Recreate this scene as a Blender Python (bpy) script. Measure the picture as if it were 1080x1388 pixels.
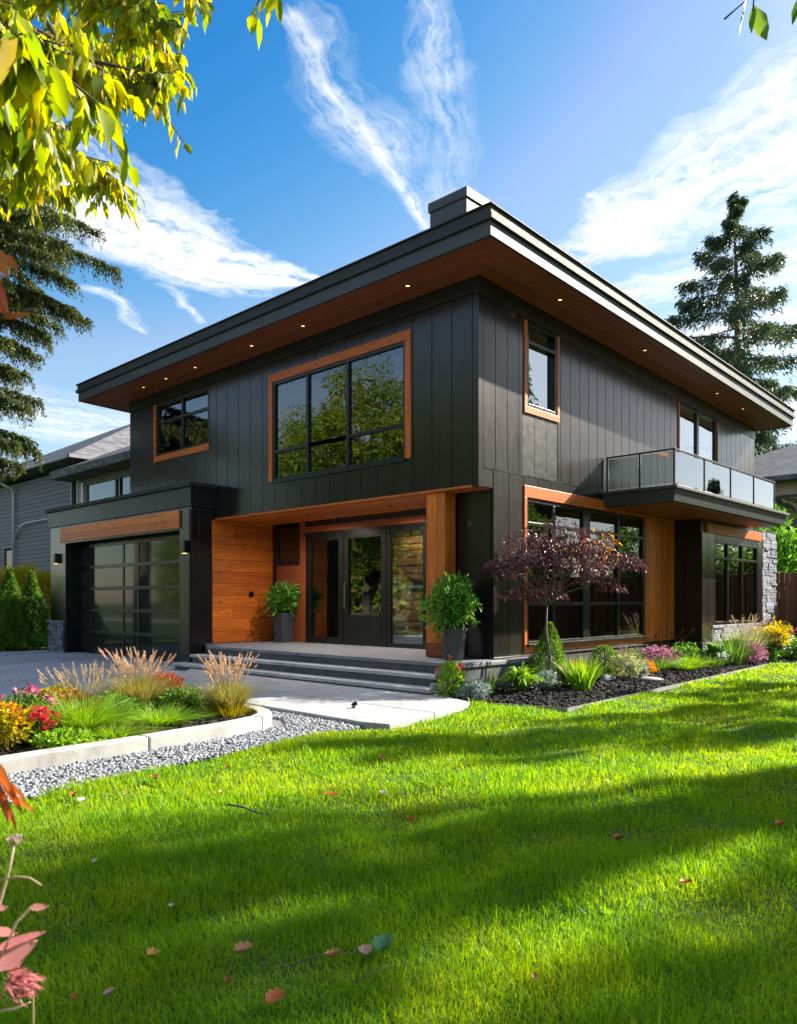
import bpy, math, random
import numpy as np
from mathutils import Vector, Matrix, noise as mnoise

for o in list(bpy.data.objects):
    bpy.data.objects.remove(o, do_unlink=True)
scene = bpy.context.scene
COL = scene.collection
R = math.radians

# ------------------------------------------------------------------ camera
cam_data = bpy.data.cameras.new('camera')
cam = bpy.data.objects.new('camera', cam_data)
COL.objects.link(cam)
cam.location = (0, 0, 1.45)
cam.rotation_euler = (R(90), 0, R(-46.6))
cam_data.sensor_fit = 'HORIZONTAL'
cam_data.sensor_width = 36
cam_data.lens = 34.7
cam_data.shift_y = 0.112
cam_data.clip_start = 0.05
cam_data.clip_end = 2000
cam_data.dof.use_dof = True
cam_data.dof.focus_distance = 11.0
cam_data.dof.aperture_fstop = 9.0
scene.camera = cam

# ------------------------------------------------------------------ light and sky
SUN_EL = 32.0
SUN_AZ = (0.93, -0.37)            # horizontal direction towards the sun
sun_data = bpy.data.lights.new('sun', 'SUN')
sun_data.energy = 5.0
sun_data.angle = R(0.6)
sun_data.color = (1.0, 0.90, 0.74)
sun = bpy.data.objects.new('sun', sun_data)
COL.objects.link(sun)
sv = Vector((SUN_AZ[0], SUN_AZ[1], 0)).normalized() * math.cos(R(SUN_EL)) + Vector((0, 0, math.sin(R(SUN_EL))))
sun.rotation_euler = sv.to_track_quat('Z', 'Y').to_euler()
sun.location = (20, -10, 20)

scene.view_settings.view_transform = 'Standard'
scene.view_settings.look = 'None'
scene.view_settings.gamma = 1
scene.view_settings.exposure = 1.7

world = bpy.data.worlds.new('World')
scene.world = world
world.use_nodes = True


class NT:
    """small helper for wiring nodes"""
    def __init__(s, tree):
        s.t = tree
        s.n = tree.nodes
        s.l = tree.links

    def node(s, typ, ins=None, **props):
        n = s.n.new(typ)
        for k, v in props.items():
            setattr(n, k, v)
        for k, v in (ins or {}).items():
            if isinstance(v, bpy.types.NodeSocket):
                s.l.new(v, n.inputs[k])
            else:
                n.inputs[k].default_value = v
        return n

    def m(s, op, a, b=None, c=None, clamp=False):
        ins = {0: a}
        if b is not None: ins[1] = b
        if c is not None: ins[2] = c
        n = s.node('ShaderNodeMath', ins, operation=op)
        n.use_clamp = clamp
        return n.outputs[0]

    def v(s, op, a, b=None, out=0):
        ins = {0: a}
        if b is not None: ins[1] = b
        return s.node('ShaderNodeVectorMath', ins, operation=op).outputs[out]

    def noise(s, vec, scale, detail=4, rough=.55, dist=0.0, out=0):
        return s.node('ShaderNodeTexNoise', {'Vector': vec, 'Scale': scale, 'Detail': detail, 'Roughness': rough, 'Distortion': dist}).outputs[out]

    def ramp(s, fac, stops, interp='LINEAR'):
        n = s.node('ShaderNodeValToRGB', {'Fac': fac})
        cr = n.color_ramp
        cr.interpolation = interp
        while len(cr.elements) < len(stops):
            cr.elements.new(0.5)
        for e, (p, c) in zip(cr.elements, stops):
            e.position = p
            if isinstance(c, (int, float)):
                c = (c, c, c)
            e.color = (c[0], c[1], c[2], 1)
        return n.outputs[0]

    def mix(s, f, a, b, typ='MIX'):
        n = s.node('ShaderNodeMix', data_type='RGBA', blend_type=typ)
        for i, v in ((0, f), (6, a), (7, b)):
            if isinstance(v, bpy.types.NodeSocket):
                s.l.new(v, n.inputs[i])
            else:
                if i and len(v) == 3: v = (*v, 1)
                n.inputs[i].default_value = v
        return n.outputs[2]


def build_world():
    w = NT(world.node_tree)
    w.n.clear()
    out = w.node('ShaderNodeOutputWorld')
    sky = w.node('ShaderNodeTexSky')
    sky.sky_type = 'NISHITA'
    sky.sun_disc = False
    sky.sun_elevation = R(SUN_EL)
    sky.sun_rotation = math.atan2(SUN_AZ[0], SUN_AZ[1])
    sky.air_density = 1.25
    sky.dust_density = 0.5
    sky.ozone_density = 3.2
    # deepen the blue of the clear sky
    sc = w.node('ShaderNodeSeparateColor', {0: sky.outputs[0]})
    rr = w.m('MULTIPLY', sc.outputs[0], w.m('POWER', w.m('MULTIPLY', sc.outputs[0], 1 / 1.74, clamp=True), 4.2))
    gg = w.m('MULTIPLY', sc.outputs[1], w.m('POWER', w.m('MULTIPLY', sc.outputs[1], 1 / 2.9, clamp=True), 1.0))
    skyc = w.node('ShaderNodeCombineColor', {0: rr, 1: gg, 2: sc.outputs[2]}).outputs[0]
    tc = w.node('ShaderNodeTexCoord').outputs['Generated']
    sep = w.node('ShaderNodeSeparateXYZ', {0: tc})
    z = w.m('MAXIMUM', sep.outputs[2], 0.03)
    p = w.node('ShaderNodeCombineXYZ', {0: w.m('DIVIDE', sep.outputs[0], z), 1: w.m('DIVIDE', sep.outputs[1], z), 2: 0.0}).outputs[0]
    wob = w.v('SUBTRACT', w.noise(p, 3.4, 6, .62, 0, 1), (0.5, 0.5, 0.5))
    # cirrus and fair-weather clouds on a high layer, then unseen ones added as fill light: ends, half widths, wobble, streakiness, density
    clouds = [
        ((0.83, 1.05), (1.54, 1.350), 0.030, 0.026, .09, 14, .85),
        ((0.86, 1.05), (1.20, 1.19), 0.07, 0.13, .24, 15, .34),
        ((1.15, 1.18), (1.50, 1.28), 0.11, 0.08, .24, 15, .30),
        ((0.88, 0.79), (1.13, 0.953), 0.035, 0.060, .12, 16, .52),
        ((1.13, 0.953), (1.46, 1.19), 0.075, 0.070, .14, 16, .34),
        ((0.60, 1.74), (1.02, 1.95), 0.20, 0.26, .34, 6, 1.35),
        ((1.00, 1.95), (1.36, 1.96), 0.27, 0.20, .36, 6, 1.5),
        ((1.34, 1.94), (1.58, 1.84), 0.18, 0.05, .25, 6, 1.5),
        ((1.13, 2.42), (1.42, 2.63), 0.05, 0.03, .2, 8, .8),
        ((1.28, 2.20), (1.52, 2.40), 0.04, 0.02, .2, 8, .6),
        ((1.98, 1.16), (1.90, 0.86), 0.10, 0.19, .32, 7, 1.35),
        ((1.90, 0.86), (1.78, 0.36), 0.24, 0.36, .32, 6, 1.4),
        ((1.69, 0.955), (1.96, 1.03), 0.02, 0.08, .25, 9, .9),
        ((2.35, 1.20), (2.40, 0.50), 0.14, 0.40, .35, 5, 1.2),
        ((3.10, 1.15), (3.10, 0.20), 0.50, 0.70, .45, 4, 1.4),
        ((4.30, 1.50), (4.60, 0.20), 0.60, 1.20, .6, 3, 1.3),
        ((1.10, 4.30), (2.60, 4.30), 0.65, 0.60, .8, 3, .9),
        ((-0.45, -0.30), (0.05, 0.05), 0.60, 0.60, .5, 3, 1.5),  # from here down: unseen clouds, added overhead and behind the camera to brighten shade
        ((-1.6, 0.9), (-1.2, -0.9), 0.8, 0.8, .6, 3, 1.4),
        ((-4.0, 3.5), (-3.6, -2.5), 1.8, 1.8, .9, 2, 1.4),
        ((0.2, -3.2), (4.5, -2.6), 1.1, 1.3, .8, 3, 1.4),
    ]
    total = None
    fine = w.m('MULTIPLY', w.m('SUBTRACT', w.noise(p, 16.0, 6, .62, .5), .5), 1.1)
    for i, (a, b, wa, wb, wo, st, den) in enumerate(clouds):
        q = w.v('ADD', p, w.node('ShaderNodeVectorMath', {0: wob, 3: wo}, operation='SCALE').outputs[0])
        ba = (b[0] - a[0], b[1] - a[1], 0)
        L = math.hypot(ba[0], ba[1])
        u = (ba[0] / L, ba[1] / L, 0)
        nrm = (-u[1], u[0], 0)
        pa = w.v('SUBTRACT', q, (a[0], a[1], 0))
        along = w.v('DOT_PRODUCT', pa, u, 1)
        cross = w.v('DOT_PRODUCT', pa, nrm, 1)
        h = w.m('DIVIDE', along, L, clamp=True)
        dx = w.m('SUBTRACT', along, w.m('MULTIPLY', h, L))
        d = w.m('SQRT', w.m('ADD', w.m('MULTIPLY', dx, dx), w.m('MULTIPLY', cross, cross)))
        wid = w.m('MULTIPLY_ADD', h, wb - wa, wa)
        mask = w.m('SUBTRACT', 1.0, w.m('DIVIDE', d, wid), clamp=True)
        mask = w.m('POWER', mask, 0.7)
        fv = w.node('ShaderNodeCombineXYZ', {0: w.m('MULTIPLY', along, st * .55), 1: w.m('MULTIPLY', cross, st * 3.2), 2: i * 3.7}).outputs[0]
        f = w.noise(fv, 1.0, 6, .62, .6)
        f = w.m('ADD', w.m('MULTIPLY_ADD', f, 2.4, -0.75), fine)
        k = w.m('MULTIPLY', w.m('MULTIPLY', mask, w.m('MAXIMUM', f, 0.0)), den * 1.35, clamp=True)
        inv = w.m('SUBTRACT', 1.0, k)
        total = inv if total is None else w.m('MULTIPLY', total, inv)
    cl = w.m('SUBTRACT', 1.0, total, clamp=True)
    cl = w.m('MULTIPLY', cl, w.ramp(sep.outputs[2], [(0.0, 0.0), (0.06, 1.0)]))
    # thin bright veil that thickens around the sun
    sd = w.v('DOT_PRODUCT', tc, tuple(sv), 1)
    veil = w.ramp(sd, [(0.82, 0.0), (0.93, 0.6), (0.99, 0.9)])
    cl = w.m('MAXIMUM', cl, veil)
    colr = w.mix(cl, skyc, (5.6, 5.75, 5.95))
    bg = w.node('ShaderNodeBackground', {'Color': colr, 'Strength': 0.064})
    w.l.new(bg.outputs[0], out.inputs[0])


build_world()

# ------------------------------------------------------------------ materials
MAT = {}


def new_mat(name):
    m = bpy.data.materials.new(name)
    m.use_nodes = True
    t = NT(m.node_tree)
    b = t.n['Principled BSDF']
    return m, t, b


def bump(t, b, height, strength=.3, dist=.01):
    bn = t.node('ShaderNodeBump', {'Height': height, 'Strength': strength, 'Distance': dist})
    t.l.new(bn.outputs[0], b.inputs['Normal'])


def mat_plain(name, c1, c2=None, rough=.5, scale=6, stretch=(1, 1, 1), bstr=.15, bscale=40, spec=.5, metal=0, island=0.0, bdist=.004):
    m, t, b = new_mat(name)
    c2 = c2 or tuple(x * .75 for x in c1)
    oc = t.node('ShaderNodeTexCoord').outputs['Object']
    v = t.node('ShaderNodeMapping', {'Vector': oc, 'Scale': stretch}).outputs[0]
    n = t.noise(v, scale, 6, .6)
    col = t.ramp(n, [(.3, c1), (.72, c2)])
    if name in ('path_concrete', 'kerb_concrete', 'porch_stone', 'tread_stone', 'riser_stone', 'pavement', 'foundation'):
        st_ = t.m('ADD', t.m('MULTIPLY', t.noise(oc, 1.3, 8, .7, .6), .7), t.m('MULTIPLY', t.noise(oc, 9, 6, .7), .3))
        col = t.mix(1.0, col, t.ramp(st_, [(.34, (.60, .58, .55)), (.46, (.95, .95, .95)), (.70, (1.08, 1.08, 1.08))]), 'MULTIPLY')
    if island:
        rnd = t.node('ShaderNodeNewGeometry').outputs['Random Per Island']
        g = t.m('MULTIPLY_ADD', rnd, island * 2, 1 - island)
        col = t.mix(1.0, col, t.node('ShaderNodeCombineColor', {0: g, 1: g, 2: g}).outputs[0], 'MULTIPLY')
    t.l.new(col, b.inputs['Base Color'])
    b.inputs['Metallic'].default_value = metal
    b.inputs['Specular IOR Level'].default_value = spec
    r = t.m('MULTIPLY_ADD', t.noise(v, scale * 3, 3), .25, rough - .12)
    t.l.new(r, b.inputs['Roughness'])
    if bstr:
        bump(t, b, t.noise(v, bscale, 5, .6), bstr, bdist)
    MAT[name] = m
    return m


def mat_wood(name, axis, dark=(.34, .058, .006), light=(.80, .20, .018), rough=.45, island=.28):
    m, t, b = new_mat(name)
    oc = t.node('ShaderNodeTexCoord').outputs['Object']
    st = [16, 16, 16]
    st[axis] = 1.1
    rnd = t.node('ShaderNodeNewGeometry').outputs['Random Per Island']
    off = t.node('ShaderNodeCombineXYZ', {0: t.m('MULTIPLY', rnd, 31.0), 1: t.m('MULTIPLY', rnd, 17.0), 2: t.m('MULTIPLY', rnd, 23.0)}).outputs[0]
    v = t.node('ShaderNodeMapping', {'Vector': t.v('ADD', oc, off), 'Scale': tuple(st)}).outputs[0]
    n = t.noise(v, 1.0, 8, .65, 1.2)
    fine = t.noise(v, 5.0, 4, .6, .4)
    f = t.m('ADD', t.m('MULTIPLY', n, .75), t.m('MULTIPLY', fine, .25))
    mid = tuple((a + c) / 2 for a, c in zip(dark, light))
    col = t.ramp(f, [(.30, dark), (.48, mid), (.66, light)])
    kn = t.node('ShaderNodeTexVoronoi', {'Vector': t.node('ShaderNodeMapping', {'Vector': t.v('ADD', oc, off), 'Scale': tuple(1.6 if i == axis else 4.5 for i in range(3))}).outputs[0], 'Scale': 1.0}).outputs[0]
    knm = t.ramp(kn, [(.03, 1.0), (.10, 0.0)])
    col = t.mix(t.m('MULTIPLY', knm, .8), col, tuple(x * .35 for x in dark))
    g = t.m('MULTIPLY_ADD', rnd, island * 2, 1 - island)
    col = t.mix(1.0, col, t.node('ShaderNodeCombineColor', {0: g, 1: t.m('POWER', g, 1.25), 2: g}).outputs[0], 'MULTIPLY')
    t.l.new(col, b.inputs['Base Color'])
    b.inputs['Roughness'].default_value = rough
    bump(t, b, f, .25, .004)
    MAT[name] = m
    return m


def mat_leaf(name, stops, trans=.35, rough=.45, spec=.4, tcol=None):
    """leaf colours chosen per leaf"""
    m, t, b = new_mat(name)
    rnd = t.node('ShaderNodeNewGeometry').outputs['Random Per Island']
    n = len(stops)
    col = t.ramp(rnd, [(i / max(1, n - 1), c) for i, c in enumerate(stops)])
    oc = t.node('ShaderNodeTexCoord').outputs['Object']
    nz = t.m('MULTIPLY_ADD', t.noise(oc, 14, 3), .6, .7)
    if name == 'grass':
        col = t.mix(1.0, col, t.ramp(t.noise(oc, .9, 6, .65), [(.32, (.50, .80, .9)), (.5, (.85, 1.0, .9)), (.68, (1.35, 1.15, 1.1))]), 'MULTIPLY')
    col = t.mix(1.0, col, t.node('ShaderNodeCombineColor', {0: nz, 1: nz, 2: nz}).outputs[0], 'MULTIPLY')
    t.l.new(col, b.inputs['Base Color'])
    b.inputs['Roughness'].default_value = rough
    b.inputs['Specular IOR Level'].default_value = spec
    tr = t.node('ShaderNodeBsdfTranslucent')
    tc = t.node('ShaderNodeHueSaturation', {'Hue': .485, 'Saturation': 1.05, 'Value': tcol or 1.9, 'Color': col}).outputs[0]
    t.l.new(tc, tr.inputs[0])
    mx = t.node('ShaderNodeMixShader', {0: trans, 1: b.outputs[0], 2: tr.outputs[0]})
    t.l.new(mx.outputs[0], t.n['Material Output'].inputs[0])
    MAT[name] = m
    return m


mat_plain('siding_black', (.0088, .0062, .0086), (.0135, .0100, .0132), rough=.36, scale=2.2, stretch=(3, 3, .5), bstr=.35, bscale=5, spec=.12, island=.14)
_b = MAT['siding_black'].node_tree.nodes['Principled BSDF']
_b.inputs['Coat Weight'].default_value = 1.0
_b.inputs['Coat IOR'].default_value = 1.45
_b.inputs['Coat Tint'].default_value = (1, .96, .94, 1)
_b.inputs['Coat Roughness'].default_value = .20
mat_plain('trim_black', (.007, .007, .009), (.011, .011, .013), rough=.38, scale=3, bstr=.08)
mat_plain('frame_black', (.005, .005, .006), (.008, .008, .009), rough=.3, scale=3, bstr=0)
mat_plain('fascia_metal', (.035, .038, .045), (.050, .053, .062), rough=.52, scale=1.5, stretch=(1, 1, 3), bstr=.06, bscale=8)
mat_plain('roof_cap', (.014, .016, .020), (.024, .026, .030), rough=.65, scale=3, bstr=.25, bscale=30)
mat_plain('roof_membrane', (.06, .06, .065), (.09, .09, .09), rough=.9, bstr=.3)
mat_wood('wood_x', 0)
mat_wood('wood_y', 1)
mat_wood('wood_z', 2)
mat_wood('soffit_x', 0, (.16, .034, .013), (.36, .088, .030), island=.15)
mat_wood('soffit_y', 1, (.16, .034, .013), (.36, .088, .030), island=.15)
mat_wood('log_wood', 0, (.30, .12, .03), (.72, .36, .11), island=.2)
mat_wood('fence_wood', 2, (.07, .028, .014), (.20, .075, .035), rough=.7, island=.4)
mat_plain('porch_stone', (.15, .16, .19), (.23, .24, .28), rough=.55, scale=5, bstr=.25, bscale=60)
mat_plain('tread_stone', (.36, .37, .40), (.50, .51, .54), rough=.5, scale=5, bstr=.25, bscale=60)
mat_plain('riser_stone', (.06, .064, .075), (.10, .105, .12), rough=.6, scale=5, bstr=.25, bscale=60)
mat_plain('path_concrete', (.36, .38, .41), (.27, .29, .32), rough=.75, scale=3, bstr=.3, bscale=70)
mat_plain('kerb_concrete', (.46, .45, .43), (.30, .30, .30), rough=.85, scale=4, bstr=.5, bscale=50)
mat_plain('foundation', (.022, .022, .024), (.036, .036, .038), rough=.8, scale=4, bstr=.4, bscale=30)
mat_plain('pot_grey', (.035, .040, .048), (.055, .060, .07), rough=.5, scale=5, bstr=.15)
mat_plain('pot_soil', (.02, .014, .01), rough=.95, bstr=.8, bscale=30)
mat_plain('interior', (.10, .095, .09), (.07, .065, .06), rough=.9, bstr=0)
mat_plain('interior_floor', (.10, .06, .035), rough=.5, bstr=0)
mat_plain('curtain', (.55, .60, .66), (.42, .47, .53), rough=.9, scale=1, stretch=(30, 30, .2), bstr=.3, bscale=1)
mat_plain('steel', (.35, .36, .38), rough=.3, metal=1, bstr=0)
mat_plain('white_paint', (.72, .74, .78), (.6, .62, .66), rough=.5, bstr=.05)
mat_plain('nb_siding', (.085, .085, .10), (.12, .12, .14), rough=.6, scale=3, stretch=(.4, .4, 5), bstr=.1, island=.1)
mat_plain('nb_gutter', (.30, .30, .32), rough=.5, bstr=0)
mat_plain('beige_wall', (.46, .36, .27), (.38, .30, .22), rough=.85, scale=3, bstr=.2)
mat_plain('trunk_bark', (.075, .055, .040), (.14, .11, .085), rough=.9, scale=9, stretch=(1, 1, .25), bstr=1.0, bscale=14, bdist=.02)
mat_plain('twig_bark', (.06, .045, .03), (.11, .085, .05), rough=.85, scale=9, bstr=.4)
mat_plain('maple_bark', (.10, .085, .07), (.17, .15, .13), rough=.85, scale=9, bstr=.4)
mat_plain('mulch', (.008, .007, .009), (.022, .018, .018), rough=.85, scale=12, bstr=1, bscale=30, island=.5, spec=.3, bdist=.02)
mat_plain('soil', (.025, .018, .012), (.045, .032, .022), rough=.95, scale=12, bstr=1, bscale=30, bdist=.02)
mat_plain('boulder', (.16, .17, .19), (.30, .31, .34), rough=.85, scale=5, bstr=.6, bscale=14, bdist=.02)
mat_plain('ledge_stone', (.12, .135, .18), (.28, .30, .37), rough=.8, scale=7, bstr=.6, bscale=18, island=.4, bdist=.015)
mat_plain('asphalt', (.045, .045, .048), (.07, .07, .073), rough=.9, scale=30, bstr=.6, bscale=200)
mat_plain('pavement', (.30, .30, .30), (.22, .22, .22), rough=.9, scale=3, bstr=.3)
mat_plain('pebble', (.15, .165, .195), (.29, .305, .34), rough=.7, scale=20, bstr=.2, island=.55)
mat_plain('gravel_bed', (.14, .15, .17), (.22, .23, .26), rough=.9, scale=30, bstr=1, bscale=60, bdist=.02)
mat_plain('stick_bark', (.09, .075, .05), (.15, .13, .09), rough=.9, bstr=.3)


def mat_driveway():
    m, t, b = new_mat('driveway_stone')
    oc = t.node('ShaderNodeTexCoord').outputs['Object']
    v1 = t.node('ShaderNodeTexVoronoi', {'Vector': oc, 'Scale': 42.0})
    c = t.node('ShaderNodeSeparateColor', {0: v1.outputs['Color']}).outputs[0]
    col = t.ramp(c, [(0, (.20, .21, .25)), (.5, (.36, .39, .45)), (1, (.60, .63, .70))])
    big = t.ramp(t.noise(oc, .6, 4), [(.35, .78), (.65, 1.12)])
    col = t.mix(1.0, col, big, 'MULTIPLY')
    t.l.new(col, b.inputs['Base Color'])
    b.inputs['Roughness'].default_value = .75
    bump(t, b, v1.outputs['Distance'], .7, .01)
    MAT['driveway_stone'] = m


def mat_shingle(name, c1, c2):
    m, t, b = new_mat(name)
    oc = t.node('ShaderNodeTexCoord').outputs['Object']
    sp = t.node('ShaderNodeSeparateXYZ', {0: oc})
    row = t.m('MULTIPLY', sp.outputs[2], 11.0)
    cell = t.node('ShaderNodeCombineXYZ', {0: t.m('MULTIPLY', t.m('ADD', sp.outputs[0], sp.outputs[1]), 3.3), 1: t.m('FLOOR', row), 2: 0.0}).outputs[0]
    wn = t.node('ShaderNodeTexVoronoi', {'Vector': cell, 'Scale': 1.0}).outputs['Color']
    s = t.node('ShaderNodeSeparateColor', {0: wn}).outputs[0]
    col = t.ramp(t.m('ADD', t.m('MULTIPLY', s, .6), t.m('MULTIPLY', t.noise(oc, 25, 3), .4)), [(.2, c1), (.8, c2)])
    t.l.new(col, b.inputs['Base Color'])
    b.inputs['Roughness'].default_value = .85
    bump(t, b, t.m('FRACT', row), .6, .02)
    MAT[name] = m


def mat_glass(name, refl=1.0, tint=(.62, .66, .66), blend=.45, gloss=(.9, .95, 1.0)):
    """window glass: see-through, reflecting more at a slant"""
    m, t, b = new_mat(name)
    t.n.remove(b)
    fr = t.node('ShaderNodeLayerWeight', {'Blend': blend}).outputs['Fresnel']
    f = t.m('MULTIPLY_ADD', fr, refl, .05, clamp=True)
    oc = t.node('ShaderNodeTexCoord').outputs['Object']
    wv = t.noise(oc, .9, 2)
    bn = t.node('ShaderNodeBump', {'Height': wv, 'Strength': .10, 'Distance': .05})
    gl = t.node('ShaderNodeBsdfGlossy', {'Color': (*gloss, 1), 'Roughness': .012, 'Normal': bn.outputs[0]})
    tr = t.node('ShaderNodeBsdfTransparent', {'Color': (*tint, 1)})
    mx = t.node('ShaderNodeMixShader', {0: f, 1: tr.outputs[0], 2: gl.outputs[0]})
    t.l.new(mx.outputs[0], t.n['Material Output'].inputs[0])
    MAT[name] = m


def mat_lamp(name, col, strength):
    m, t, b = new_mat(name)
    b.inputs['Base Color'].default_value = (*col, 1)
    b.inputs['Emission Color'].default_value = (*col, 1)
    b.inputs['Emission Strength'].default_value = strength
    MAT[name] = m


mat_driveway()
mat_shingle('shingle_grey', (.060, .062, .075), (.16, .16, .185))
mat_shingle('shingle_blue', (.05, .055, .07), (.13, .14, .17))
mat_glass('glass', 1.0)
mat_glass('glass_dark', 1.0, tint=(.40, .42, .42))
mat_glass('glass_rail', 1.6, tint=(.86, .90, .89), blend=.5)
mat_glass('glass_clear', .7, tint=(.9, .92, .92), blend=.35)
mat_glass('glass_side', 1.8, tint=(.4, .42, .42), blend=.6)
m_, t_, b_ = new_mat('garage_glass')
b_.inputs['Base Color'].default_value = (.022, .026, .025, 1)
b_.inputs['Roughness'].default_value = .06
b_.inputs['Specular IOR Level'].default_value = .35
MAT['garage_glass'] = m_
mat_lamp('lamp_warm', (1.0, .55, .18), 1.3)

G4 = lambda *c: list(c)
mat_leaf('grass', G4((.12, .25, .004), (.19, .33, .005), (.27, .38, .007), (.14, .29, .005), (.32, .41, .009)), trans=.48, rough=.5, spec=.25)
mat_leaf('leaf_backlit', G4((.16, .24, .010), (.07, .14, .012), (.34, .38, .010), (.12, .22, .012), (.46, .44, .008), (.24, .32, .010), (.10, .18, .012), (.52, .38, .01), (.30, .36, .01)), trans=.6)
mat_leaf('leaf_dark', G4((0.030, 0.090, 0.021), (0.053, 0.128, 0.027), (0.083, 0.150, 0.027)), trans=.3)
mat_leaf('leaf_mid', G4((0.056, 0.144, 0.022), (0.096, 0.208, 0.029), (0.136, 0.240, 0.029)), trans=.35)
mat_leaf('leaf_lime', G4((0.121, 0.270, 0.016), (0.176, 0.351, 0.022), (0.257, 0.405, 0.027)), trans=.35)
mat_leaf('leaf_pot', G4((0.051, 0.174, 0.020), (0.087, 0.246, 0.029), (0.145, 0.304, 0.029)), trans=.3)
mat_leaf('leaf_yellow', G4((.30, .28, .01), (.42, .34, .01), (.22, .26, .015)), trans=.4)
mat_leaf('hedge_yellow', G4((.42, .40, .01), (.50, .42, .01), (.34, .38, .02)), trans=.4)
mat_leaf('leaf_cedar', G4((0.019, 0.044, 0.012), (0.035, 0.064, 0.014), (0.068, 0.094, 0.014), (0.108, 0.117, 0.014)), trans=.3)
mat_leaf('leaf_fir', G4((0.021, 0.051, 0.033), (0.036, 0.075, 0.042), (0.060, 0.102, 0.039), (0.105, 0.135, 0.030)), trans=.2)
mat_leaf('leaf_purple', G4((0.031, 0.014, 0.023), (0.053, 0.022, 0.032), (0.081, 0.045, 0.067), (0.116, 0.031, 0.016), (0.045, 0.018, 0.027)), trans=.3, rough=.4)
mat_leaf('leaf_orange', G4((.48, .13, .02), (.58, .22, .05), (.50, .10, .03)), trans=.4, tcol=1.4)
mat_leaf('leaf_amber', G4((.60, .32, .02), (.62, .24, .02), (.5, .40, .03)), trans=.4, tcol=1.4)
mat_leaf('leaf_pink', G4((.55, .20, .19), (.62, .30, .27), (.50, .14, .15)), trans=.35, tcol=1.3)
mat_leaf('leaf_cream', G4((.55, .42, .33), (.62, .50, .40), (.50, .36, .24)), trans=.3, tcol=1.2)
mat_leaf('flower_red', G4((.62, .03, .03), (.68, .06, .06), (.55, .02, .04)), trans=.3, tcol=1.3)
mat_leaf('flower_pink', G4((0.558, 0.144, 0.252), (0.594, 0.216, 0.324)), trans=.3, tcol=1.3)
mat_leaf('flower_coral', G4((.55, .12, .05), (.62, .20, .09), (.45, .09, .05)), trans=.3, tcol=1.3)
mat_leaf('flower_white', G4((.62, .66, .62), (.5, .56, .5)), trans=.3, tcol=1.2)
mat_leaf('flower_yellow', G4((.68, .56, .01), (.6, .45, .01)), trans=.3, tcol=1.3)
mat_leaf('grass_straw', G4((.34, .28, .07), (.40, .33, .10), (.26, .28, .06), (.16, .22, .03)), trans=.35, tcol=1.4)
mat_leaf('grass_pale', G4((.30, .34, .14), (.40, .42, .22), (.22, .30, .08)), trans=.35, tcol=1.4)
mat_leaf('plume_pink', G4((.64, .46, .30), (.66, .50, .34), (.54, .30, .18)), trans=.4, tcol=1.4)
mat_leaf('plume_cream', G4((.55, .44, .30), (.60, .50, .34), (.45, .28, .18)), trans=.4, tcol=1.3)
mat_leaf('leaf_mauve', G4((0.280, 0.098, 0.182), (0.392, 0.168, 0.252), (0.196, 0.084, 0.126)), trans=.3)
mat_leaf('leaf_silver', G4((.26, .32, .32), (.34, .42, .40), (.20, .28, .24)), trans=.2)
mat_leaf('leaf_rust', G4((.26, .06, .015), (.36, .10, .02), (.18, .04, .015)), trans=.3)
mat_leaf('fallen_brown', G4((.26, .08, .02), (.32, .12, .03)), trans=.2, tcol=1.2)
mat_leaf('fallen_tan', G4((.52, .23, .07), (.56, .30, .12)), trans=.2, tcol=1.2)
mat_leaf('fallen_red', G4((.34, .07, .015), (.40, .11, .02)), trans=.2, tcol=1.2)
mat_leaf('fallen_pink', G4((.56, .30, .26), (.60, .36, .30)), trans=.2, tcol=1.2)
mat_leaf('fallen_pale', G4((.60, .58, .54), (.66, .64, .60)), trans=.2, tcol=1.2)
mat_leaf('fallen_green', G4((.06, .20, .08), (.09, .26, .11)), trans=.2, tcol=1.2)


# ------------------------------------------------------------------ object helpers
def tag(o, label=None, cat=None, group=None, kind=None):
    if label: o['label'] = label
    if cat: o['category'] = cat
    if group: o['group'] = group
    if kind: o['kind'] = kind
    return o


def empty(name, loc, label=None, cat=None, group=None):
    o = bpy.data.objects.new(name, None)
    COL.objects.link(o)
    o.location = loc
    o.empty_display_size = .2
    return tag(o, label, cat, group)


def wloc(o):
    v = Vector((0, 0, 0))
    while o is not None:
        v = v + o.location
        o = o.parent
    return v


def link(name, me, mat, parent=None, off=None):
    o = bpy.data.objects.new(name, me)
    COL.objects.link(o)
    if mat is not None:
        me.materials.append(MAT[mat] if isinstance(mat, str) else mat)
    if parent is not None:
        o.parent = parent
        d = wloc(parent)
        me.transform(Matrix.Translation(-d))
    elif off is not None:
        o.location = off
        me.transform(Matrix.Translation(-Vector(off)))
    return o


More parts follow.
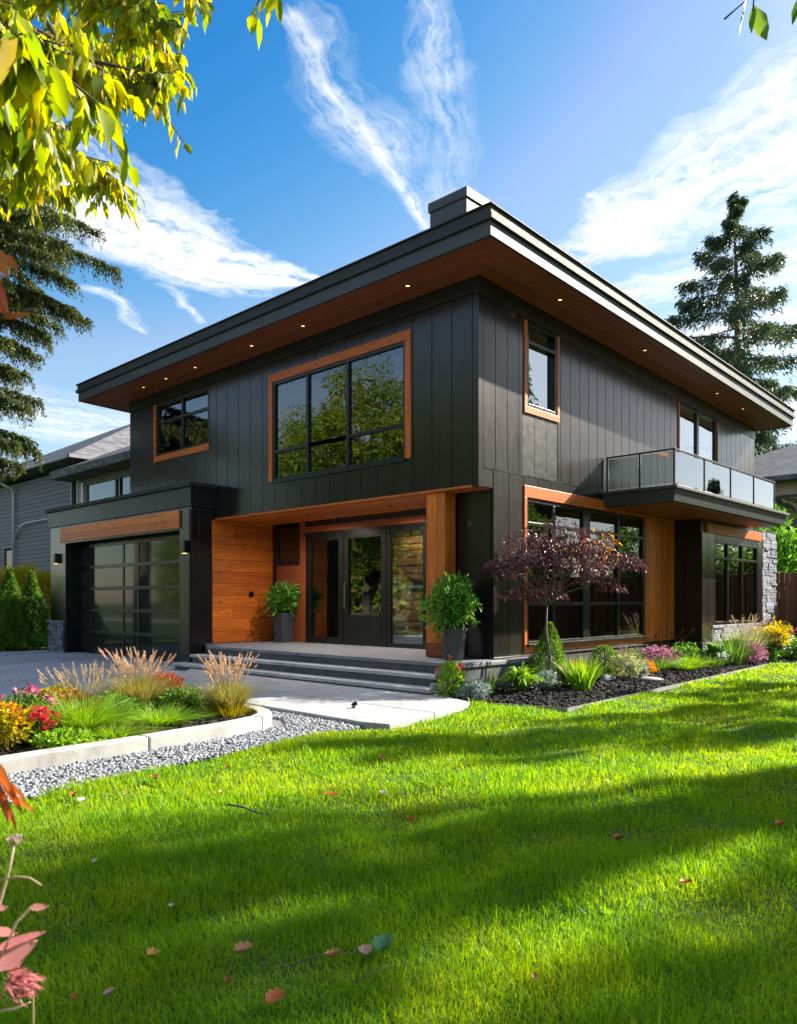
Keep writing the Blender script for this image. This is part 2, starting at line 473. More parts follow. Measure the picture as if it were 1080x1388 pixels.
class MB:
    def __init__(s):
        s.v = []
        s.f = []

    def hexa(s, p):
        """8 corners: bottom four counter-clockwise from above, then top four"""
        k = len(s.v)
        s.v += [tuple(q) for q in p]
        for f in ((0, 3, 2, 1), (4, 5, 6, 7), (0, 1, 5, 4), (1, 2, 6, 5), (2, 3, 7, 6), (3, 0, 4, 7)):
            s.f.append(tuple(k + i for i in f))
        return s

    def box(s, x0, x1, y0, y1, z0, z1, zt=None):
        """zt(x, y) may replace the flat top; z0 may be a function too"""
        x0, x1 = min(x0, x1), max(x0, x1)
        y0, y1 = min(y0, y1), max(y0, y1)
        c = [(x0, y0), (x1, y0), (x1, y1), (x0, y1)]
        fb = z0 if callable(z0) else (lambda x, y: z0)
        ft = zt if zt else (z1 if callable(z1) else (lambda x, y: z1))
        return s.hexa([(x, y, fb(x, y)) for x, y in c] + [(x, y, ft(x, y)) for x, y in c])

    def prism(s, pts, z0, z1):
        k = len(s.v); n = len(pts)
        area = sum(pts[i][0] * pts[(i + 1) % n][1] - pts[(i + 1) % n][0] * pts[i][1] for i in range(n))
        if area < 0: pts = pts[::-1]
        s.v += [(x, y, z0) for x, y in pts] + [(x, y, z1) for x, y in pts]
        s.f.append(tuple(k + i for i in range(n))[::-1])
        s.f.append(tuple(k + n + i for i in range(n)))
        for i in range(n):
            j = (i + 1) % n
            s.f.append((k + i, k + j, k + n + j, k + n + i))
        return s

    def tube(s, pts, rad, seg=8, cap=True):
        k = len(s.v)
        pts = [Vector(p) for p in pts]
        n = len(pts)
        if not isinstance(rad, (list, tuple)): rad = [rad] * n
        prev = None
        for i, p in enumerate(pts):
            d = (pts[min(i + 1, n - 1)] - pts[max(i - 1, 0)])
            if d.length < 1e-9: d = Vector((0, 0, 1))
            d.normalize()
            if prev is None:
                a = Vector((0, 0, 1)) if abs(d.z) < .9 else Vector((1, 0, 0))
                u = d.cross(a).normalized()
            else:
                u = (prev - d * prev.dot(d))
                u = u.normalized() if u.length > 1e-6 else d.orthogonal().normalized()
            prev = u
            w = d.cross(u)
            for j in range(seg):
                t = 2 * math.pi * j / seg
                s.v.append(tuple(p + (u * math.cos(t) + w * math.sin(t)) * rad[i]))
        for i in range(n - 1):
            for j in range(seg):
                a = k + i * seg + j; b = k + i * seg + (j + 1) % seg
                s.f.append((a, b, b + seg, a + seg))
        if cap:
            s.f.append(tuple(k + j for j in range(seg))[::-1])
            s.f.append(tuple(k + (n - 1) * seg + j for j in range(seg)))
        return s

    def lathe(s, c, prof, seg=28):
        k = len(s.v); n = len(prof)
        for r, z in prof:
            for j in range(seg):
                t = 2 * math.pi * j / seg
                s.v.append((c[0] + r * math.cos(t), c[1] + r * math.sin(t), c[2] + z))
        for i in range(n - 1):
            for j in range(seg):
                a = k + i * seg + j; b = k + i * seg + (j + 1) % seg
                s.f.append((a, b, b + seg, a + seg))
        return s

    def quad(s, a, b, c, d):
        k = len(s.v)
        s.v += [a, b, c, d]
        s.f.append((k, k + 1, k + 2, k + 3))
        return s

    def each(s, name, mat, parent=None, bevel=0):
        """every box becomes a part of its own"""
        out = []
        for i in range(0, len(s.v), 8):
            q = MB().hexa(s.v[i:i + 8])
            out.append(q.build(name, mat, parent, bevel))
        return out[0]

    def build(s, name, mat, parent=None, bevel=0, smooth=False, off=None):
        me = bpy.data.meshes.new(name)
        me.from_pydata(s.v, [], s.f)
        me.validate()
        me.update()
        o = link(name, me, mat, parent, off)
        if smooth:
            me.polygons.foreach_set('use_smooth', [True] * len(me.polygons))
        if bevel:
            b = o.modifiers.new('bevel', 'BEVEL')
            b.width = bevel
            b.segments = 2
            b.limit_method = 'ANGLE'
        return o


def np_mesh(name, verts, faces, mat, parent=None, smooth=False, off=None):
    """verts (N,3), faces: list of (M,k) index arrays"""
    me = bpy.data.meshes.new(name)
    me.vertices.add(len(verts))
    me.vertices.foreach_set('co', np.asarray(verts, dtype=np.float32).ravel())
    if not isinstance(faces, list): faces = [faces]
    tot = sum(f.size for f in faces)
    me.loops.add(tot)
    me.loops.foreach_set('vertex_index', np.concatenate([f.ravel() for f in faces]).astype(np.int32))
    counts = np.concatenate([np.full(len(f), f.shape[1]) for f in faces])
    starts = np.concatenate([[0], np.cumsum(counts)[:-1]])
    me.polygons.add(len(counts))
    me.polygons.foreach_set('loop_start', starts.astype(np.int32))
    if smooth:
        me.polygons.foreach_set('use_smooth', np.ones(len(counts), dtype=bool))
    me.update(calc_edges=True)
    me.validate()
    return link(name, me, mat, parent, off)


def copy_tree(o, parent=None):
    c = o.copy()
    COL.objects.link(c)
    if parent is not None: c.parent = parent
    for ch in list(o.children):
        copy_tree(ch, c)
    return c
PORCH_W = 100

# ------------------------------------------------------------------ the house
X0, Y0, X1, Y1 = 9.82, 7.53, 22.40, 18.96


def sl(x, y=0):
    return -0.034 * (x - 8.9)


def pbox(mb, axis, c, a0, a1, n0, n1, z0, z1):
    if axis == 'front':
        mb.box(c - n1, c - n0, a0, a1, z0, z1)
    elif axis == 'side':
        mb.box(a0, a1, c - n1, c - n0, z0, z1)
    elif axis == 'back':
        mb.box(c + n0, c + n1, a0, a1, z0, z1)
    else:
        mb.box(a0, a1, c + n0, c + n1, z0, z1)


def siding(axis, c, a0, a1, z0, z1, holes=(), bw=.34, name='wall', mat='siding_black', back=.2, gap=.012, th=.022, phase=0.0, horizontal=False, parent=None):
    mb = MB()
    if horizontal:
        k = 0
        z = z0
        while z < z1 - 1e-4:
            zz = min(z + bw, z1)
            pbox(mb, axis, c, a0, a1, 0, th, z + gap * .5, zz - gap * .5)
            z = zz
        pbox(mb, axis, c, a0 + .003, a1 - .003, -back, -.001, z0, z1)
        return mb.build(name, mat, parent, bevel=.003)
    edges = [a0]
    a = a0 + phase if phase else a0 + bw
    while a < a1 - .08:
        edges.append(a); a += bw
    edges.append(a1)
    cuts = sorted(set([round(e, 4) for e in edges] + [round(min(max(h[i], a0), a1), 4) for h in holes for i in (0, 1)]))
    es = set(round(e, 4) for e in edges)
    for p, q in zip(cuts[:-1], cuts[1:]):
        if q - p < .004: continue
        mid = (p + q) / 2
        iv = sorted((h[2], h[3]) for h in holes if h[0] < mid < h[1])
        z = z0
        segs = []
        for lo, hi in iv:
            if lo > z + .01: segs.append((z, lo))
            z = max(z, hi)
        segs.append((z, None))
        for lo, hi in segs:
            top = z1 if hi is None else hi
            if not callable(top) and top - lo < .01: continue
            pbox(mb, axis, c, p + (gap / 2 if p in es else 0), q - (gap / 2 if q in es else 0), 0, th, lo, top)
            pbox(mb, axis, c, p, q, -back, -.0005, lo, top)
    return mb.build(name, mat, parent, bevel=.003)


house = empty('modern_house', (X0, Y0, 0), 'large black two-storey house with orange wood trim, flat roof and attached garage', 'house')

wall_top = lambda x, y: 6.70 + sl(x)
fr_bot = lambda x, y: 6.42 + sl(x)

H_big = (8.96, 12.98, 3.93, 6.16)
H_small = (15.22, 17.70, 4.92, 6.36)
siding('front', X0, Y0 + .10, Y1, 3.33, 6.40, [H_big, H_small], bw=.43, parent=house, name='front_wall')
H_slim = (11.07, 12.20, 4.70, 6.30)
H_balc = (17.36, 19.70, 3.62, 6.06)
H_panel = (11.04, 12.16, 3.62, 4.70)
siding('side', Y0, X0 + .10, X1, 3.62, fr_bot, [H_slim, H_balc, H_panel], bw=.335, parent=house, name='side_wall')
H_lw = (11.07, 17.13, .57, 3.45)
siding('side', Y0, 10.20, 17.13, .52, 3.612, [H_lw], bw=.435, parent=house, name='side_wall')
# panels under the narrow window
mb = MB()
for i in range(3):
    a = 11.045 + i * .372
    mb.box(a, a + .366, Y0 - .016, Y0 + .1, 3.63, 4.698)
mb.build('spandrel_panel', 'trim_black', house, bevel=.003)
# short skirt of the overhanging corner and corner board
mb = MB()
mb.box(X0 + .02, 10.19, Y0 - .018, Y0 + .2, 3.30, 3.612)
mb.box(X0 - .026, X0 + .095, Y0 - .026, Y0 + .095, 3.29, 6.70)
mb.each('corner_board', 'siding_black', house, bevel=.004)
mb = MB(); mb.box(X0 + .1, 17.1, Y0 - .027, Y0 - .005, 3.604, 3.630); mb.build('flashing', 'frame_black', house)
# frieze band below the soffit
mb = MB()
mb.box(X0 - .034, X0 + .1, Y0 - .034, Y1 + .03, 6.41, 6.70, zt=wall_top)
mb.box(X0 + .101, X1 + .02, Y0 - .034, Y0 + .1, lambda x, y: 6.42 + sl(x), wall_top)
mb.build('frieze', 'trim_black', house, bevel=.004)
# far sides
siding('left', Y1, X0 + .2, X1, 3.0, lambda x, y: 6.70 + sl(x), [], bw=.34, parent=house, name='side_wall')
siding('back', X1, Y0 + .02, Y1, .0, 6.20, [], bw=.34, parent=house, name='rear_wall')
siding('left', Y1 - .02, 16.0, X1, .0, 3.0, [], bw=.34, parent=house, name='side_wall')

# roof
roof = MB()
RX0, RX1, RY0, RY1 = 8.87, 22.62, 6.58, 19.95
roof.box(RX0 + .1, RX1 - .1, RY0 + .1, RY1 - .1, lambda x, y: 6.80 + sl(x), lambda x, y: 7.06 + sl(x))
roof_o = roof.build('roof', 'roof_membrane', house)


def ring(mb, x0, x1, y0, y1, w, z0, z1):
    f0 = lambda x, y: z0 + sl(x)
    f1 = lambda x, y: z1 + sl(x)
    def hx(pts):
        mb.hexa([(x, y, f0(x, y)) for x, y in pts] + [(x, y, f1(x, y)) for x, y in pts])
    hx([(x0, y0), (x1, y0), (x1 - w, y0 + w), (x0 + w, y0 + w)])
    hx([(x1, y0), (x1, y1), (x1 - w, y1 - w), (x1 - w, y0 + w)])
    hx([(x1, y1), (x0, y1), (x0 + w, y1 - w), (x1 - w, y1 - w)])
    hx([(x0, y1), (x0, y0), (x0 + w, y0 + w), (x0 + w, y1 - w)])


mb = MB()
ring(mb, RX0, RX1, RY0, RY1, .06, 6.685, 6.90)
mb.build('fascia', 'fascia_metal', roof_o, bevel=.006)
mb = MB()
ring(mb, RX0 - .05, RX1 + .05, RY0 - .05, RY1 + .05, .20, 6.902, 6.985)
ring(mb, RX0 - .02, RX1 + .02, RY0 - .02, RY1 + .02, .30, 6.987, 7.10)
ring(mb, RX0 - .055, RX1 + .055, RY0 - .055, RY1 + .055, .36, 7.102, 7.125)
mb.build('roof_edge', 'roof_cap', roof_o, bevel=.006)
# soffit planks, mitred at the corners
sx, sy, sz = MB(), MB(), MB()
w = .134
for k in range(8):
    o = .062 + k * w
    xa, ya, yb = RX0 + o, RY0 + o, RY1 - o
    if k < 7:
        p = [(xa + .003, ya), (xa + w - .004, ya + w), (xa + w - .004, yb - w), (xa + .003, yb)]
        sy.hexa([(x, y, 6.70 + sl(x)) for x, y in p] + [(x, y, 6.73 + sl(x)) for x, y in p])
        p = [(xa, ya + .003), (RX1 - .062, ya + .003), (RX1 - .062, ya + w - .004), (xa + w, ya + w - .004)]
        sx.hexa([(x, y, 6.70 + sl(x)) for x, y in p] + [(x, y, 6.73 + sl(x)) for x, y in p])
    p = [(xa + w, yb - w + .004), (RX1 - .062, yb - w + .004), (RX1 - .062, yb - .003), (xa, yb - .003)]
    sz.hexa([(x, y, 6.70 + sl(x)) for x, y in p] + [(x, y, 6.73 + sl(x)) for x, y in p])
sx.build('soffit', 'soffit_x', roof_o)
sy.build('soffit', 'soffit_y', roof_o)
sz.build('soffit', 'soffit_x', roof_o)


def downlight(x, y, z, parent):
    d = MB().lathe((x, y, z), [(.052, .01), (.052, -.012), (.038, -.012), (.036, .0)], 20).build('downlight', 'frame_black', parent)
    MB().lathe((x, y, z), [(.036, -.002), (.0, -.004)], 20).build('lamp', 'lamp_warm', d)


for x, y in [(9.36, 8.64), (9.36, 11.35), (9.36, 12.99), (9.36, 15.11), (9.36, 16.37), (9.36, 17.43)]:
    downlight(x, y, 6.70 + sl(x), roof_o)
for x, y in [(11.45, 7.02), (14.64, 7.02), (18.41, 7.02), (20.1, 7.02)]:
    downlight(x, y, 6.70 + sl(x), roof_o)
# chimney
mb = MB()
mb.box(10.24, 10.95, 8.10, 8.92, 6.98, 8.30)
mb.box(10.215, 10.975, 8.075, 8.945, 8.302, 8.47)
mb.box(10.32, 10.87, 8.18, 8.84, 8.472, 8.50)
mb.build('chimney', 'fascia_metal', roof_o, bevel=.008)


def window(axis, c, a0, a1, z0, z1, cols, rows, sills=True, fw=.055, depth=.07, inset=.02, glass='glass', label=None, name='window', mull=.07, rail=.06, skip=()):
    """frame object with a pane child. cols / rows: centre lines of mullions and rails"""
    mb = MB()
    n1, n0 = inset + .0, inset - depth
    pbox(mb, axis, c, a0, a0 + fw, n0, n1, z0, z1)
    pbox(mb, axis, c, a1 - fw, a1, n0, n1, z0, z1)
    pbox(mb, axis, c, a0 + fw, a1 - fw, n0, n1, z0, z0 + fw)
    pbox(mb, axis, c, a0 + fw, a1 - fw, n0, n1, z1 - fw, z1)
    for m_ in cols:
        a, wd = m_ if isinstance(m_, tuple) else (m_, mull)
        pbox(mb, axis, c, a - wd / 2, a + wd / 2, n0 + .003, n1 - .003, z0 + fw, z1 - fw)
    ed = [a0 + fw] + [m_ for m_ in cols] + [a1 - fw]
    for r in rows:
        for i in range(len(ed) - 1):
            l = ed[i] if i == 0 else (ed[i][0] + ed[i][1] / 2 if isinstance(ed[i], tuple) else ed[i] + mull / 2)
            q = ed[i + 1] if i == len(ed) - 2 else (ed[i + 1][0] - ed[i + 1][1] / 2 if isinstance(ed[i + 1], tuple) else ed[i + 1] - mull / 2)
            pbox(mb, axis, c, l, q, n0 + .006, n1 - .006, r - rail / 2, r + rail / 2)
    o = mb.build(name, 'frame_black', house, bevel=.004)
    g = MB()
    pbox(g, axis, c, a0 + .02, a1 - .02, n0 + .018, n0 + .024, z0 + .02, z1 - .02)
    g.build('pane', glass, o)
    return o


def trim(parent, axis, c, rects, n1=.045, n0=-.08):
    """wood boards: (a0,a1,z0,z1,grain)"""
    for g in ('h', 'v'):
        mb = MB()
        for a0, a1, z0, z1, gr in rects:
            if gr == g: pbox(mb, axis, c, a0, a1, n0, n1, z0, z1)
        if mb.v:
            mb.each('trim', 'wood_z' if g == 'v' else ('wood_y' if axis == 'front' else 'wood_x'), parent, bevel=.005)


# big front window
w1 = window('front', X0, 9.10, 12.86, 3.94, 5.99, [11.76, 10.59], [4.54], fw=.06)
trim(w1, 'front', X0, [(8.96, 12.98, 5.99, 6.16, 'h'), (8.96, 9.098, 3.93, 5.988, 'v'), (12.862, 12.98, 3.93, 5.988, 'v')])
mb = MB(); pbox(mb, 'front', X0, 9.10, 12.86, .0, .055, 3.885, 3.938); mb.build('sill', 'frame_black', w1, bevel=.004)
mb = MB(); mb.box(X0 + .16, X0 + .20, 12.45, 12.80, 3.97, 5.95)
mb.each('curtain', 'curtain', w1)
# small front window
w2 = window('front', X0, 15.24, 17.60, 5.07, 6.36, [16.40], [5.89], fw=.055)
trim(w2, 'front', X0, [(15.22, 17.70, 4.92, 5.068, 'h'), (17.602, 17.70, 5.07, 6.36, 'v')])
# narrow side window
w3 = window('side', Y0, 11.16, 12.12, 4.82, 6.28, [], [5.95], fw=.06, depth=.11, inset=.03, glass='glass_side')
trim(w3, 'side', Y0, [(11.07, 12.20, 4.70, 4.818, 'h'), (11.07, 11.158, 4.82, 6.30, 'v'), (12.122, 12.20, 4.82, 6.27, 'v')])
# large living-room window
w4 = window('side', Y0, 11.15, 15.64, .68, 3.24, [12.05, (13.21, .26), 14.50], [1.40, 2.80], fw=.07, mull=.09)
trim(w4, 'side', Y0, [(11.07, 17.13, 3.245, 3.45, 'h'), (11.07, 11.148, .68, 3.243, 'v'), (11.07, 15.66, .57, .678, 'h')])
mb = MB(); pbox(mb, 'side', Y0, 11.12, 15.70, .046, .10, .66, .71); mb.build('sill', 'frame_black', w4, bevel=.004)
mb = MB(); mb.box(14.72, 15.25, Y0 + .18, Y0 + .23, .76, 3.14); mb.box(11.25, 11.6, Y0 + .18, Y0 + .23, .76, 1.1)
mb.each('curtain', 'curtain', w4)
mb = MB()
a = 15.665
while a < 17.12:
    b = min(a + .147, 17.13)
    mb.box(a + .002, b - .002, Y0 - .035, Y0 + .08, .575, 3.243)
    a = b
mb.build('wood_panel', 'wood_z', house, bevel=.004)
# glazed doors on the balcony
w5 = window('side', Y0, 17.40, 19.66, 3.64, 6.04, [(18.50, .12)], [], fw=.06, name='balcony_door', glass='glass_side')
trim(w5, 'side', Y0, [(17.34, 17.398, 3.64, 6.06, 'v'), (19.662, 19.72, 3.64, 5.98, 'v')])

# projecting ground-floor wing below the balcony
YE = 6.89
siding('front', 17.13, YE + .02, Y0 - .04, .55, 3.294, [], bw=.33, parent=house, name='bay_wall', back=.1)
H_e = (17.86, 20.74, .90, 3.0)
siding('side', YE, 17.13, 17.86, .55, 3.0, [], bw=.37, parent=house, name='bay_wall')
siding('side', YE, 20.74, 21.08, .55, 3.0, [], bw=.37, parent=house, name='bay_wall')
mb = MB(); mb.box(17.13, 22.2, YE + .0, Y0 - .03, 3.002, 3.294); mb.box(21.08, 21.12, YE, Y0, .5, 3.0)
mb.each('bay_head', 'trim_black', house)
mb = MB(); mb.box(17.40, 20.99, YE - .05, YE + .02, 3.00, 3.22)
mb.build('bay_beam', 'wood_x', house, bevel=.005)
w6 = window('side', YE, 17.88, 20.72, .92, 2.86, [18.70, 19.66], [2.46], fw=.055)
mb = MB(); mb.box(17.86, 20.74, YE - .02, YE + .1, 2.862, 2.998); mb.build('head', 'frame_black', w6)
# ledge stone under the window and on the end pillar
rng = random.Random(3)


def ledge(mb, x0, x1, y0, y1, z0, z1, faces='xy', hmin=.06, hmax=.13):
    mb.box(x0 + .03, x1 - .03, y0 + .03, y1 - .03, z0, z1)
    z = z0
    while z < z1 - .01:
        h = min(rng.uniform(hmin, hmax), z1 - z)
        if 'y' in faces:
            a = x0
            while a < x1 - .01:
                l = min(rng.uniform(.16, .42), x1 - a)
                if x1 - a - l < .08: l = x1 - a
                mb.box(a + .003, a + l - .003, y0 + rng.uniform(-.018, .018), y0 + .06, z + .004, z + h - .003)
                a += l
        if 'x' in faces:
            a = y0
            while a < y1 - .01:
                l = min(rng.uniform(.16, .42), y1 - a)
                if y1 - a - l < .08: l = y1 - a
                mb.box(x0 + rng.uniform(-.018, .018), x0 + .06, a + .003, a + l - .003, z + .004, z + h - .003)
                a += l
        z += h


mb = MB()
ledge(mb, 17.70, 20.95, YE - .03, YE + .2, 0, .90)
ledge(mb, 21.10, 22.20, YE - .02, Y0 + .2, 0, 3.26)
mb.build('stone_cladding', 'ledge_stone', house, bevel=.008)

# balcony
mb = MB()
mb.hexa([(13.84, 6.07, 3.315), (20.14, 6.07, 3.315), (20.14, Y0 - .03, 3.315), (13.84, Y0 - .03, 3.315),
         (13.78, 6.01, 3.54), (20.22, 6.01, 3.54), (20.22, Y0 - .03, 3.54), (13.78, Y0 - .03, 3.54)])
mb.box(13.74, 20.26, 5.97, Y0 - .03, 3.542, 3.60)
balc = mb.build('balcony', 'fascia_metal', house, bevel=.006)
mb = MB()
for k in range(9):
    mb.box(13.95, 20.05, 6.15 + k * .15, 6.297 + k * .15, 3.295, 3.314)
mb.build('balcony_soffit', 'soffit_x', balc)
mb = MB()
px_ = [13.92, 15.32, 16.72, 18.12, 19.52]
for x in px_:
    mb.box(x - .018, x + .018, 6.08, 6.116, 3.60, 4.27)
mb.box(13.902, 13.938, 7.44, 7.476, 3.60, 4.27)
mb.box(13.89, 19.55, 6.075, 6.121, 4.272, 4.305)
mb.box(13.897, 13.943, 6.122, 7.48, 4.274, 4.303)
mb.box(13.902, 13.938, 6.76, 6.796, 3.60, 4.27)
mb.each('railing_post', 'frame_black', balc, bevel=.002)
mb = MB()
for a, b in zip(px_[:-1], px_[1:]):
    mb.box(a + .03, b - .03, 6.094, 6.102, 3.66, 4.25)
mb.box(13.916, 13.924, 6.13, 6.75, 3.66, 4.25)
mb.box(13.916, 13.924, 6.81, 7.43, 3.66, 4.25)
mb.each('railing_glass', 'glass_rail', balc)

# recessed entrance
siding('front', 10.20, Y0 + .02, 8.90, .5, 3.28, [], bw=1.4, parent=house, name='entry_wall')
mb = MB()
mb.box(10.2, 11.4, 8.80, 8.90, .5, 3.28)
mb.box(11.4, 11.5, 8.9, 10.02, .5, 3.28)
mb.box(11.4, 11.5, 14.80, 15.0, .5, 3.28)
mb.box(11.385, 11.5, 10.02, 13.74, 2.965, 3.28)
mb.box(11.38, 11.5, 13.93, 14.80, 2.3, 2.36)
mb.each('entry_wall', 'trim_black', house)
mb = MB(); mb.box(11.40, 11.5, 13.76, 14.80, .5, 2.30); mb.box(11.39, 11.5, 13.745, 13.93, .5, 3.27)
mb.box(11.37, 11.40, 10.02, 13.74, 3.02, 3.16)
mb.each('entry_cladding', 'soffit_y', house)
window('front', 11.4, 13.94, 14.80, 2.36, 3.20, [], [], fw=.05)
ent = window('front', 11.4, 12.44, 13.70, .50, 2.96, [], [], fw=.15, name='entry_door', glass='glass_dark')
e2 = window('front', 11.4, 11.12, 12.42, .50, 2.96, [], [1.10], fw=.15, rail=.1, name='entry_door', glass='glass_dark')
mb = MB(); mb.box(11.37, 11.44, 11.25, 12.3, .62, 1.12); mb.build('kick_panel', 'frame_black', e2)
mb = MB(); mb.tube([(11.345, 12.335, 1.3), (11.33, 12.335, 1.3), (11.33, 12.335, 1.85), (11.345, 12.335, 1.85)], .014).build('handle', 'steel', e2)
window('front', 11.4, 10.02, 11.10, .50, 2.96, [], [], fw=.09, name='sidelight', glass='glass_clear')
# stacked split logs behind the sidelight
mb = MB()
z = .62
rr = random.Random(8)
while z < 2.9:
    h = rr.uniform(.12, .24)
    if abs(z - 1.75) < .12:
        z += .06; continue
    mb.box(11.52 + rr.uniform(0, .05), 11.9, 10.0, 11.12, z + .006, z + h - .004)
    z += h
mb.build('log_stack', 'log_wood', house, bevel=.035)
mb = MB(); mb.box(11.50, 11.9, 10.0, 11.12, 1.72, 1.77); mb.build('log_shelf', 'tread_stone', house)
# porch ceiling
mb = MB()
x = X0 + .03
while x < 11.38:
    xx = min(x + .14, 11.39)
    mb.box(x + .002, xx - .002, Y0 + .03, 14.98, 3.285, 3.31)
    x = xx
pc = mb.build('porch_ceiling', 'wood_y', house, bevel=.002)
for x, y in [(10.55, 12.58), (10.6, 10.26)]:
    downlight(x, y, 3.285, pc)
    ld = bpy.data.lights.new('porch_lamp', 'SPOT')
    ld.energy = PORCH_W; ld.spot_size = R(165); ld.spot_blend = .9; ld.shadow_soft_size = .05; ld.color = (1.0, .87, .70)
    lo = bpy.data.objects.new('porch_lamp', ld); COL.objects.link(lo); lo.location = (x, y, 3.262)
mb = MB(); mb.box(X0 - .025, X0 + .025, Y0 + .11, 15.0, 3.288, 3.326)
mb.build('porch_edge', 'wood_y', house, bevel=.003)
# wooden post
mb = MB(); mb.box(9.86, 10.15, 8.26, 8.445, .74, 3.284); mb.box(9.857, 10.153, 8.447, 8.67, .74, 3.284)
po = mb.build('porch_post', 'wood_z', house, bevel=.006)
mb = MB(); mb.box(9.85, 10.16, 8.25, 8.68, .505, .738); mb.build('post_base', 'soffit_y', po, bevel=.006)
# cedar wall on the left of the porch
mb = MB()
z = .505
while z < 3.27:
    zz = min(z + .27, 3.284)
    if z < .6 or True:
        sp = rr.uniform(10.2, 11.0) if rr.random() < .3 else None
        if sp:
            mb.box(9.72, sp - .002, 14.965 - rr.uniform(0, .004), 15.02, z + .003, zz - .003)
            mb.box(sp + .002, 11.40, 14.965 - rr.uniform(0, .004), 15.02, z + .003, zz - .003)
        else:
            mb.box(9.72, 11.40, 14.965 - rr.uniform(0, .004), 15.02, z + .003, zz - .003)
    z = zz
cw = mb.build('porch_cladding', 'wood_x', house, bevel=.004)
mb = MB(); mb.box(10.70, 10.82, 14.93, 14.965, 1.55, 1.68); mb.build('doorbell', 'frame_black', cw, bevel=.006)
mb = MB().lathe((10.19, 7.98, 2.75), [(.0, .06), (.03, .05), (.045, .0), (.03, -.05), (.0, -.06)], 14)
mb.build('camera_housing', 'fascia_metal', house, smooth=True)

# foundation
mb = MB()
mb.box(10.14, 17.12, Y0 - .07, Y0 + .3, 0, .50)
mb.box(10.14, 10.4, Y0 + .2, 8.9, 0, .50)
mb.box(17.07, 17.4, YE - .06, Y0 + .3, 0, .53)
mb.box(17.4, 17.70, YE - .06, Y0, 0, .53)
mb.box(20.96, 21.1, YE - .06, Y0, 0, .53)
mb.each('foundation', 'foundation', house, bevel=.01)
mb = MB()
mb.box(10.12, 17.06, Y0 - .09, Y0 + .02, .502, .53)
mb.build('water_table', 'trim_black', house, bevel=.004)

# rooms behind the glass
mb = MB()
mb.box(11.6, 22.2, 7.8, 18.9, .44, .49)
mb.box(10.1, 22.2, 7.75, 18.8, 3.34, 3.46)
mb.each('room_floor', 'interior_floor', house)
mb = MB()
mb.box(14.6, 14.7, 7.8, 18.9, 3.47, 6.3)
mb.box(10.1, 14.6, 14.0, 14.1, 3.47, 6.4)
mb.box(10.1, 14.6, 8.72, 8.78, 3.47, 6.4) if False else None
mb.box(15.0, 15.1, 9.5, 18.9, .49, 3.3)
mb.box(11.5, 22.0, 9.6, 9.7, .49, 3.3)
mb.box(14.7, 22.0, 10.6, 10.7, 3.47, 6.0)
mb.box(10.1, 22.2, 7.75, 18.8, 6.32, 6.36)if False else None
mb.each('room_wall', 'interior', house)
# furniture seen dimly through the glass
mb = MB(); mb.box(13.2, 14.2, 12.0, 13.4, .49, 1.25); mb.box(13.1, 13.4, 10.9, 11.6, .49, 1.5)
mb.each('sideboard', 'curtain', house, bevel=.05)

# ------------------------------------------------------------------ garage
GX, GY0, GY1 = 9.20, 15.0, 22.5
g = MB()
gt = 3.96
g.box(GX, GX + .2, GY0, 15.50, 0, gt)
g.box(GX, GX + .2, 21.50, GY1, 0, gt)
g.box(GX, GX + .2, 15.50, 21.50, 3.06, gt)
g.box(GX + .2, X0 - .03, GY0, GY0 + .15, 0, gt)
g.box(X0 - .03, 16, GY1 - .2, GY1, 0, gt)
g.box(GX + .2, X0 - .03, GY1 - .2, GY1, 0, gt)
g.box(GX + .2, 16, Y1 + .02, GY1 - .2, gt - .2, gt)
g.box(15.8, 16, Y1, GY1 - .2, 0, gt - .2)
gar = g.build('garage_wall', 'siding_black', house, bevel=.006)
g = MB()
g.box(GX + .2, GX + .40, 15.44, 15.50, 0, 3.06)
g.box(GX + .2, GX + .40, 21.50, 21.56, 0, 3.06)
g.box(GX - .02, GX + .02, 15.04, 15.10, 0, 3.5)
g.box(GX - .03, GX + .3, 15.02, 15.46, 0, .26)
g.box(GX + .3, 9.72, 14.97, 15.1, 0, .32)
g.each('garage_reveal', 'frame_black', gar)
g = MB()
g.box(GX - .05, GX + .1, GY0 - .05, GY1 + .05, 3.55, 3.985)
g.box(GX + .1, X0 - .03, GY0 - .05, GY0 + .05, 3.55, 3.985)
g.build('garage_frieze', 'trim_black', gar, bevel=.006)
g = MB()
g.box(GX - .12, X0 - .03, GY0 - .12, Y1 + .03, 3.987, 4.075)
g.box(GX - .12, 16.1, Y1 + .032, GY1 + .12, 3.987, 4.075)
g.build('garage_coping', 'roof_cap', gar, bevel=.006)
g = MB(); g.box(GX - .045, GX + .0, 15.46, 21.76, 3.10, 3.30); g.box(GX - .043, GX + .0, 15.46, 21.76, 3.302, 3.50)
g.build('garage_beam', 'wood_y', gar, bevel=.004)
